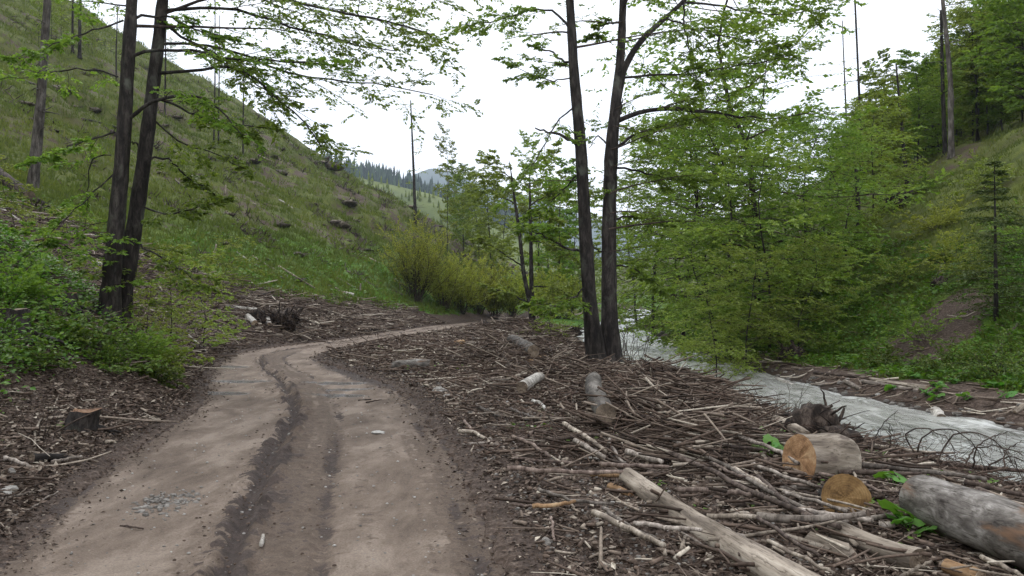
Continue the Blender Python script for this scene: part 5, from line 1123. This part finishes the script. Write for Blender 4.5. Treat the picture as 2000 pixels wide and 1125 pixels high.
for i, (pts, w, mt, lb) in enumerate(STICKS):
    lg = abs(pts[0][0] - pts[-1][0]) + abs(pts[0][1] - pts[-1][1]); stick(pts, w * 1.08, mt, lb, i, lift=(.11 if lg > 90 and w >= 7 else .035) if w > 5 else .0)
# individual generic sticks, shared look
rng = np.random.default_rng(3131); xs, ys, _ = debris_area(3000, 77, 4.6, 30, False); cnt = 0
for x, y in zip(xs, ys):
    if cnt >= 115: break
    z = H(x, y); a = rng.normal(.75, .45) if rng.random() < .6 else rng.uniform(0, 3.14); ln = rng.uniform(.35, 1.5); r = rng.uniform(.010, .032)
    if x < RE(y) + .9: continue
    D = np.array([[math.cos(a), -math.sin(a) * .8, rng.normal(0, .06)]]); P = grow(rng, np.array([[0., 0, 0]]) - D * ln / 2, D, np.array([ln]), 7, 0, .09)[0]
    Pw = P + [x, y, 0]; hz = height(Pw[:, 0], Pw[:, 1], False); P[:, 2] = (hz - z) * .8 + P[:, 2] * .5 + r + rng.uniform(0, .10)
    if np.any(Pw[:, 0] < RE(Pw[:, 1]) + .4) or np.any(Pw[:, 0] > RC(Pw[:, 1]) - RW(Pw[:, 1])): continue
    m = MB(); tubes(m, P, r * np.linspace(1.1, .6, 8), 6, [0.], caps=True, jitter=.1, rng=rng)
    o = m.obj('stick', ['stick_brown', 'stick_grey', 'stick_brown', 'pale_wood'][rng.integers(0, 4)]); o.location = (x, y, z); cnt += 1
    tag(o, 'bare broken stick lying in the slash between road and stream', 'stick', 'loose sticks of the slash between road and stream')
xs, ys, _ = debris_area(900, 78, 6, 40, True); cnt = 0
for x, y in zip(xs, ys):
    if cnt >= 70: break
    z = H(x, y); a = rng.uniform(0, 3.14); ln = rng.uniform(.5, 2.0) * (.6 + y / 40); r = rng.uniform(.009, .02) * (.7 + y / 25)
    D = np.array([[math.cos(a), math.sin(a), 0]]); P = grow(rng, np.array([[0., 0, 0]]) - D * ln / 2, D, np.array([ln]), 7, 0, .09)[0]
    Pw = P + [x, y, 0]; hz = height(Pw[:, 0], Pw[:, 1], False); P[:, 2] = (hz - z) + r + rng.uniform(0, .08)
    if np.any(Pw[:, 0] > LE(Pw[:, 1]) - .2): continue
    m = MB(); tubes(m, P, r * np.linspace(1.1, .6, 8), 6, [0.], caps=True, jitter=.1, rng=rng)
    o = m.obj('stick', ['stick_brown', 'stick_grey', 'pale_wood', 'stick_grey'][rng.integers(0, 4)]); o.location = (x, y, z); cnt += 1
    tag(o, 'bare broken stick lying in the slash on the left bank', 'stick', 'loose sticks of the slash on the left bank')

# split wood (wedge with split faces)
def split_wood(a, b, w, label, seed, mat='pale_wood'):
    rng = np.random.default_rng(seed); p0, p1 = G(*a, lift=.04), G(*b, lift=.04); r = w / F * p0[1] / 2; ln = np.linalg.norm(p1 - p0); n = 8; V = []
    prof = np.array([(-1, -.5), (-.6, .7), (.1, 1.), (.9, .35), (1., -.5), (.2, -.8)])
    for i in range(n + 1):
        t = i / n; V.append(np.concatenate([prof * r * (1 + rng.normal(0, .05, (6, 1))), np.full((6, 1), t * ln) + (rng.normal(0, .03, (6, 1)) if i in (0, n) else 0)], 1))
    V = np.array(V); i = np.arange(n)[:, None] * 6; j = np.arange(6)[None]; j2 = (j + 1) % 6; Q = np.stack([i + j, i + j2, i + 6 + j2, i + 6 + j], -1).reshape(-1, 4)
    T = [(j_, 0 + (j_ + 1), 0) for j_ in range(1, 5)]; T = [(0, k + 1, k) for k in range(1, 5)] + [(n * 6, n * 6 + k, n * 6 + k + 1) for k in range(1, 5)]
    mb = MB(); mb.add(V.reshape(-1, 3), Q, T, 0., 0.); o = mb.obj('split_log', mat, smooth=False); o.matrix_world = frame(p0, p1); return tag(o, label, 'log')
split_wood((1580, 1050), (1664, 1078), 26, 'split pale firewood piece in front of the mossy log', 1)
split_wood((1055, 868), (1100, 862), 22, 'dark hollow split slab in the middle of the heap', 2, 'stick_brown')
split_wood((1355, 872), (1330, 850), 14, 'pale upright split chip in the heap', 3)
split_wood((1035, 712), (1060, 700), 20, 'tan splintered slab in the mid slash', 4, 'tan_wood')

# ------------------------------------------------------------------ stumps, root wads
def stump(p, r, h, label, seed, mat='root_mat', cut='cut_grey', name='stump', roots=6, group=None, tilt=0.):
    rng = np.random.default_rng(seed); root = empty(name, p, label, 'stump', group); k = 16; ang = np.arange(k) / k * 6.283; fl = 1 + .35 * np.sin(ang * 3 + rng.uniform(0, 6)) * .4
    V = []
    for t, f in ((-.25, 1.55), (0, 1.35), (.2, 1.12), (.6, 1.0), (1, .95)):
        rr = r * f * (1 + (fl - 1) * (1.3 - t)) * (1 + rng.normal(0, .03, k)); V.append(np.stack([np.cos(ang) * rr + tilt * t * h, np.sin(ang) * rr, np.full(k, t * h) + (rng.normal(0, .01, k) if t == 1 else 0)], 1))
    V = np.array(V); i = np.arange(4)[:, None] * k; j = np.arange(k)[None]; j2 = (j + 1) % k; Q = np.stack([i + j, i + j2, i + k + j2, i + k + j], -1).reshape(-1, 4)
    m = MB(); m.add(V.reshape(-1, 3), Q, None, 0.); m.obj('trunk', mat, root)
    loc = V[-1].mean(0); Vc, Qc, Tc = cut_disc(V[-1] - loc, rng, 0, False); m = MB(); m.add(Vc, Qc, Tc, 0., 0.); c = m.obj('cut_face', cut, root, smooth=False); c.location = loc
    if roots:
        az = rng.uniform(0, 6.28, roots); B = grow(rng, np.stack([np.cos(az) * r * .8, np.sin(az) * r * .8, np.full(roots, h * .2)], 1), np.stack([np.cos(az), np.sin(az), np.full(roots, -.1)], 1), rng.uniform(1.5, 3, roots) * r, 4, -.1, .15)
        m = MB(); tubes(m, B, r * .22 * np.linspace(1, .3, 5)[None] * np.ones((roots, 1)), 6); m.obj('roots', mat, root)
    return root
p = W(22, 690, 12); p[2] = H(p[0], p[1]); stump(p, .26, W(22, 603, 12)[2] - p[2], 'flat-topped grey stump at the left frame edge', 1, 'bark_dark')
p = W(128, 610, 14.5); p[2] = H(p[0], p[1]); stump(p, .2, max(.3, W(128, 572, 14.5)[2] - p[2]), 'small reddish-topped stump left of the beech pair', 2, 'bark_dark', 'cut_orange')
p = G(148, 838); stump(p, .17, .22, 'low stump with reddish sawn top in the left foreground', 3, 'bark_dark', 'cut_red', tilt=.5)
def root_wad(p, s, label, seed, nr=26, horns=(), name='root_wad', grp=None, mat='root_mat'):
    """soil-caked ball of roots with long root arms"""
    rng = np.random.default_rng(seed); root = empty(name, p, label, 'stump', grp); nu_, nv = 16, 10
    th = np.linspace(0, np.pi, nv)[:, None]; ph = np.arange(nu_)[None] / nu_ * 6.283
    R = s * (1 + .55 * fbm(np.cos(ph) * np.sin(th) * 2 + seed, np.sin(ph) * np.sin(th) * 2 + np.cos(th) * 2, 4, 17) * 1.3)
    V = np.stack([R * np.sin(th) * np.cos(ph), R * np.sin(th) * np.sin(ph) * .8, R * np.cos(th) * .85 + s * .5], -1)
    i = np.arange(nv - 1)[:, None] * nu_; j = np.arange(nu_)[None]; j2 = (j + 1) % nu_; Q = np.stack([i + j, i + nu_ + j, i + nu_ + j2, i + j2], -1).reshape(-1, 4)
    m = MB(); m.add(V.reshape(-1, 3), Q, None, 0.); m.obj('soil_ball', mat, root)
    a = rng.uniform(0, 6.28, nr); zz = rng.uniform(-.2, .9, nr); D = np.stack([np.cos(a), np.sin(a), zz], 1)
    B = grow(rng, nrm(D) * s * .7 + [0, 0, s * .5], D, s * rng.uniform(.6, 1.7, nr), 5, -.02, .3); m = MB(); tubes(m, B, s * rng.uniform(.03, .09, nr)[:, None] * np.linspace(1, .3, 6)[None], 5, jitter=.1, rng=rng); m.obj('roots', mat, root)
    for hp in horns:
        Q = smoothline(np.array(hp) - np.asarray(p), 9); m = MB(); tubes(m, Q, s * .17 * np.linspace(1, .25, 9), 7, jitter=.1, rng=rng); m.obj('root', 'root_mat', root)
    return root
p = G(1590, 862); d = p[1]; p[2] += .05
root_wad(p, 46 / F * d, 'dark root stump with two upcurving roots at the water edge', 1, 14, horns=[[W(1582, 860, d), W(1580, 830, d), W(1600, 808, d - .1), W(1626, 792, d - .2)], [W(1610, 850, d), W(1632, 828, d), W(1645, 812, d), W(1649, 796, d)]])
p = G(1640, 878); root_wad(p, 34 / F * p[1], 'rough mossy root lump right of the horned root stump', 2, 6)
p = G(1505, 838); d = p[1]; root_wad(p, 8 / F * d, 'small dark forked stump poking above the bank', 3, 3, horns=[[W(1500, 836, d), W(1512, 800, d), W(1524, 774, d)], [W(1504, 810, d), W(1480, 785, d), W(1462, 765, d), W(1448, 748, d)]])
p = G(1545, 704); d = p[1]; root_wad(p, 22 / F * d, 'overturned dark root stump on the far bank', 4, 16, horns=[[W(1545, 665, d), W(1558, 690, d), W(1568, 703, d)]])
p = G(555, 640); d = p[1]; root_wad(p, 26 / F * d, 'tangled root heap with an upright root in the left slash', 5, 70, horns=[[W(570, 630, d), W(585, 612, d), W(596, 595, d)], [W(560, 625, d), W(530, 610, d), W(515, 600, d)]])
p = G(505, 628); root_wad(p, 16 / F * p[1], 'smaller root heap left of the tangled one', 6, 40)
p = G(948, 640); root_wad(p, 10 / F * p[1], 'small red-brown root stub at the inner edge of the far road', 7, 16)
p = G(1060, 650); root_wad(p, 14 / F * p[1], 'brushy root lump at the far end of the slash', 8, 40)
p = G(1120, 655); root_wad(p, 14 / F * p[1], 'root lump left of the stream-side pair', 9, 30)
p = G(385, 690); root_wad(p, 12 / F * p[1], 'rusty root lump at the left edge of the road bend', 10, 40)
p = G(700, 385) ; p = G(1760, 405); root_wad(p, 24 / F * p[1], 'dark overturned root plate halfway up the right slope', 11, 30)
p = G(1835, 560); root_wad(p, 14 / F * p[1], 'dark root stump below the white sticks on the right slope', 12, 26)
# stumps strewn over the left hillside (individuals)
sp0 = None; rng = np.random.default_rng(404)
hp = [(150, 210), (120, 190), (140, 45), (55, 240), (190, 200), (215, 215), (60, 385), (345, 280), (400, 310), (435, 320), (380, 330), (470, 330), (510, 330), (545, 350), (490, 465), (500, 450), (440, 430), (530, 470), (570, 390), (600, 375), (620, 400), (650, 330), (655, 375), (690, 330), (700, 385), (640, 440), (620, 455), (690, 430), (735, 375), (740, 390), (770, 460), (755, 375), (790, 390), (700, 560), (660, 545), (750, 555), (600, 540), (560, 500), (590, 470), (720, 500), (430, 510), (520, 510), (450, 470), (840, 430), (870, 460), (800, 420), (620, 330), (600, 305), (310, 250), (330, 230), (545, 290), (575, 300), (520, 300), (690, 460), (730, 430), (780, 520), (410, 350), (300, 330), (660, 410), (560, 430), (350, 420), (30, 190), (90, 150), (100, 270), (30, 100), (170, 150), (200, 120), (125, 120)]
protos_s = []
for i in range(4):
    protos_s.append(root_wad((0, 0, -50), .42, 'x', 60 + i, 26, name='stump', mat='old_stump'))
usedp = set()
for i, (px, py) in enumerate(hp):
    g = G(px + rng.uniform(-22, 22), py + rng.uniform(-16, 16))
    if g[1] > 300: continue
    pr = protos_s[i % 4]
    if i % 4 not in usedp: usedp.add(i % 4); r = pr
    else:
        r = pr.copy(); C.objects.link(r)
        for ch in pr.children: c = ch.copy(); C.objects.link(c); c.parent = r
    s = min(2.2, rng.lognormal(-.35, .55)) * (.5 + g[1] / 105); r.location = g - np.array([0, 0, .12 * s]); r.scale = (s * rng.uniform(.9, 1.8), s * rng.uniform(.8, 1.3), s * rng.uniform(.3, .6)); r.rotation_euler = (0, 0, rng.uniform(0, 6.28))
    tag(r, 'dark old stump among the grass of the left hillside', 'stump', 'old stumps over the left hillside')
# pale short snags and sticks strewn over hillside
rng = np.random.default_rng(505)
for i in range(30):
    px, py = rng.uniform(300, 900), rng.uniform(300, 570)
    if py < 200 + (px - 430) * .45 + 60: continue
    g = G(px, py)
    if g[1] > 250: continue
    a = rng.uniform(-.6, 1.0); ln = rng.uniform(.4, 2.4); D = np.array([math.cos(a), -math.sin(a) * .3, 0]); q = g + D * ln; q[2] = H(q[0], q[1]) + .05; up = i % 4 == 0
    if up: q = g + np.array([.05, 0, rng.uniform(.4, .9)])
    m = MB(); P = smoothline(np.array([g, (g + q) / 2, q]), 5) - g; tubes(m, P + [0, 0, .04], np.linspace(.06, .035, 5) * (.6 + g[1] / 70), 6, [0.], caps=True); o = m.obj('felled_pole', ['stick_grey', 'pale_wood', 'stick_grey'][i % 3]); o.location = g
    tag(o, 'short pale snag sticking up from the hillside grass' if up else 'pale felled pole lying in the hillside grass', 'stick', 'pale wood scraps on the left hillside')

# fallen spruce top with arching twigs at the water
def arch_branch():
    rng = np.random.default_rng(9); a = W(1770, 895, 9.5); b = W(2060, 925, 8.6); root = empty('fallen_branch', a, 'dead spruce top with hoop-like arching twigs hanging over the stream', 'branch')
    P = smoothline(np.array([a, (a + b) / 2 + [0, 0, -.02], b]), 12) - a; m = MB(); tubes(m, P, np.linspace(.035, .02, 12), 7, jitter=.08, rng=rng); m.obj('stem', 'stick_brown', root)
    hoops = [[(1790, 890), (1760, 850), (1800, 832), (1850, 850), (1868, 900)], [(1790, 900), (1800, 845), (1860, 832), (1910, 870), (1925, 930)], [(1830, 905), (1850, 850), (1905, 838), (1960, 870), (1990, 930)], [(1900, 912), (1905, 870), (1945, 850), (1968, 842)], [(1885, 910), (1900, 875), (1950, 870), (2000, 890)], [(1960, 920), (1960, 880), (1995, 860)],
             [(1705, 880), (1710, 850), (1730, 820), (1752, 803)], [(1740, 885), (1738, 850), (1738, 828)], [(1930, 915), (1945, 900), (1975, 890), (2010, 905)], [(1800, 900), (1830, 880), (1850, 885), (1860, 910)]]
    for h in hoops:
        Q = smoothline(np.array([W(x, y, 9.2 - (x - 1770) / 290 * .8 + rng.uniform(-.2, .2)) for x, y in h]), 16) - a; m = MB(); Q[1:-1] += rng.normal(0, .008, (14, 3)); tubes(m, Q, np.linspace(.011, .003, 16), 5); 
        S, D, t, _ = spawn(rng, Q[None], 34, .1, 1, 60, -.3); B = grow(rng, S, D, rng.uniform(.05, .3, 34), 3, -.12, .25); tubes(m, B, np.full((34, 4), .0022), 3); m.obj('twig', 'twig', root)
arch_branch()
# thin upright dead shoots at water edge
for i, (pts, lb) in enumerate([([(1675, 705 + 0), (1676, 660), (1672, 640)], None)]): pass
def shoots(px, py, n, hpx, label, seed, spread=14):
    rng = np.random.default_rng(seed); g = G(px, py); root = empty('dead_shoots', g, label, 'twigs'); az = rng.uniform(0, 6.28, n); hh = hpx / F * g[1]
    B = grow(rng, np.stack([rng.normal(0, spread / F * g[1], n), rng.normal(0, .1, n), np.full(n, -.05)], 1), np.stack([np.cos(az) * .3, np.sin(az) * .3, np.ones(n)], 1), hh * rng.uniform(.5, 1.1, n), 6, 0, .16)
    m = MB(); tubes(m, B, .006 * g[1] / 12 * np.linspace(1, .4, 7)[None] * np.ones((n, 1)), 4)
    S, D, t, _ = spawn(rng, B, 6, .3, 1, 40, .2); B2 = grow(rng, S, D, hh * .25 * rng.uniform(.4, 1, len(S)), 3, 0, .2); tubes(m, B2, np.full((len(S), 4), .0025 * g[1] / 12), 3); m.obj('shoot', 'twig', root)
shoots(1232, 720, 12, 120, 'dark thin dead shoots right of the stream-side pair', 1, 22)
shoots(1540, 830, 9, 90, 'thin dead shoots standing against the water', 2, 30)
shoots(1750, 900, 7, 70, 'rusty thin shoots at the left end of the arching dead top', 3, 16)
shoots(1430, 920, 14, 70, 'tuft of dry brown stalks in the heap', 4, 22)
shoots(100, 860, 10, 90, 'dead twiggy shoots by the red-topped stump', 5, 30)

# big-leaved plants (butterbur): each leaf a part
def butterbur(px, py, n, s, label, seed, group=None):
    rng = np.random.default_rng(seed); g = G(px, py); root = empty('butterbur_plant', g, label, 'plant', group)
    for i in range(n):
        az = i / n * 6.28 + rng.uniform(-.4, .4); r0 = rng.uniform(.3, 1) * s; hgt = rng.uniform(.06, .22) * (s / .2 if s < .2 else 1); c = np.array([math.cos(az) * r0, math.sin(az) * r0, hgt]); sz = s * rng.uniform(.45, .8)
        k = 15; a = np.linspace(.35, 6.28 - .35, k); rr = sz * (1 + .07 * np.sin(a * 7) + .12 * np.cos(a)); tilt = rng.normal(0, .3, 2) + np.array([0, -.45])
        ring1 = np.stack([np.cos(a) * rr, np.sin(a) * rr, .10 * rr * np.sin(a * 5) - .12 * rr], 1); ring2 = np.stack([np.cos(a) * rr * .55, np.sin(a) * rr * .55, 0.03 * rr], 1); V = np.concatenate([ring1, ring2, [[0, 0, -.01]]])
        ca, sa_ = math.cos(az), math.sin(az); V = np.stack([-(V[:, 0] * ca - V[:, 1] * sa_), -(V[:, 0] * sa_ + V[:, 1] * ca), V[:, 2] + V[:, 0] * tilt[0] + V[:, 1] * tilt[1] * .8], 1)
        j = np.arange(k - 1); Q = np.stack([j, j + 1, k + j + 1, k + j], 1); T = np.stack([k + j, k + j + 1, np.full(k - 1, 2 * k)], 1)
        m = MB(); t = rng.uniform(.2, .9); m.add(V, Q, T, t, t); o = m.obj('leaf', 'leaf_butterbur', root); o.location = c
        m = MB(); tubes(m, smoothline(np.array([[0, 0, -.02], c * [.4, .4, .7], c]), 5), np.full(5, .006), 5); m.obj('leaf_stalk', 'leaf_herb', root)
butterbur(1775, 1038, 6, .15, 'big-leaved green plant right below the peeling grey log', 1)
butterbur(1745, 955, 4, .12, 'big-leaved plant at the head of the grey log', 2)
butterbur(1840, 1050, 4, .13, 'low leafy plant against the side of the grey log', 3)
butterbur(1985, 1110, 4, .12, 'leafy plant at the lower right frame corner', 4)
butterbur(1505, 890, 5, .13, 'leafy plant left of the orange cut log', 5)
butterbur(1625, 935, 3, .10, 'small leafy plant between the two cut logs', 6)
butterbur(1345, 825, 4, .10, 'small leafy plant in the upper heap', 7)
butterbur(1465, 850, 4, .10, 'small leafy plant near the bank edge', 8)
rng = np.random.default_rng(4)
for i in range(16):
    butterbur(1750 + rng.uniform(-60, 220), 750 + rng.uniform(-22, 35), 5, .15, 'lush big-leaved plant on the far bank beside the pole bundle', 20 + i, 'big-leaved plants on the far bank')

# single stones
def stone(px, py, wpx, tint, label, seed, flat=.6):
    rng = np.random.default_rng(seed); g = G(px, py); s = wpx / F * g[1] / 2
    th = np.linspace(0, np.pi, 8)[:, None]; ph = np.arange(12)[None] / 12 * 6.283; R = s * (1 + .5 * fbm(np.cos(ph) * np.sin(th) * 1.5 + seed, np.sin(ph) * np.sin(th) * 1.5 + np.cos(th), 3, 19))
    V = np.stack([R * np.sin(th) * np.cos(ph), R * np.sin(th) * np.sin(ph) * .8, R * np.cos(th) * flat + s * .2], -1); i = np.arange(7)[:, None] * 12; j = np.arange(12)[None]; j2 = (j + 1) % 12
    m = MB(); m.add(V.reshape(-1, 3), np.stack([i + j, i + 12 + j, i + 12 + j2, i + j2], -1).reshape(-1, 4), None, tint); o = m.obj('stone', 'stone', smooth=False); o.location = g
    return tag(o, label, 'stone')
for i, a in enumerate([(738, 847, 24, .95, 'flat whitish rock slab embedded in the road', .3), (858, 766, 26, .8, 'pale flat stone at the right road edge'), (874, 777, 18, .7, 'rounded grey stone just below the pale flat one'), (1066, 1063, 28, .5, 'grey stone at the road side near the bottom'), (568, 850, 12, .7, 'small pale stone in the central rut'),
    (8, 965, 40, .8, 'light stone at the left frame edge'), (20, 925, 22, .4, 'grey rounded stone at the left foreground'), (1340, 925, 10, .7, 'small pebble right of the pale log head'), (1330, 705, 24, .15, 'dark rock at the far water edge by the bend'), (1290, 655, 20, .15, 'dark rock in the upper stream'), (1715, 773, 12, .8, 'whitish stone on the far bank'),
    (1450, 722, 16, .5, 'brown stone at the far water edge'), (1870, 810, 18, .7, 'pale stone beside the stubby birch log'), (1225, 700, 26, .2, 'dark rock in the rapids right of the pair')]):
    stone(a[0], a[1], a[2], a[3], a[4], i, a[5] if len(a) > 5 else .6)
# debris raft in the stream behind the pair
p = W(1245, 690, 27); 
for i in range(7):
    a = W(1205 + i * 9, 688 - (i % 3) * 4, 27 + i * .3); b = W(1262 + i * 3, 692 - (i % 4) * 4, 27.5); a[2] = float(WZ(a[1])) + .06 + .03 * i; b[2] = float(WZ(b[1])) + .06 + .02 * i
    m = MB(); P = smoothline(np.array([a, (a + b) / 2, b]), 6) - a; tubes(m, P, np.linspace(.05, .03, 6), 6, [0.], caps=True); o = m.obj('stick', 'rust_brush' if i % 2 else 'stick_grey'); o.location = a
    tag(o, 'driftwood stick jammed in the stream behind the pair of trunks', 'stick', 'driftwood jam in the stream')

# ------------------------------------------------------------------ haze (box of even air)
def haze():
    m = bpy.data.materials.new('haze'); m.use_nodes = True; nt = m.node_tree; nt.nodes.clear(); o = N(nt, 'ShaderNodeOutputMaterial'); v = N(nt, 'ShaderNodeVolumePrincipled')
    v.inputs['Color'].default_value = (.66, .78, 1, 1); v.inputs['Density'].default_value = .00019; v.inputs['Anisotropy'].default_value = .2; L(nt, v.outputs[0], o.inputs['Volume']); M['haze'] = m
    x0, x1, y0, y1, z0, z1 = -2600, 2600, -60, 3700, -60, 900
    V = [(x, y, z) for z in (z0, z1) for y in (y0, y1) for x in (x0, x1)]; Q = [(0, 2, 3, 1), (4, 5, 7, 6), (0, 1, 5, 4), (2, 6, 7, 3), (0, 4, 6, 2), (1, 3, 7, 5)]
    mb = MB(); mb.add(V, Q); h = mb.obj('haze', 'haze', smooth=False); tag(h, 'thin bluish air over the valley', kind='stuff')
haze()
tot = sum(len(o.data.loops) - 2 * len(o.data.polygons) for o in bpy.data.objects if o.type == 'MESH' and o.data.users == 1)
print('TRIS', sum(sum(1 for _ in ()) + len(m.loops) - 2 * len(m.polygons) for m in bpy.data.meshes), 'objects', len(bpy.data.objects))
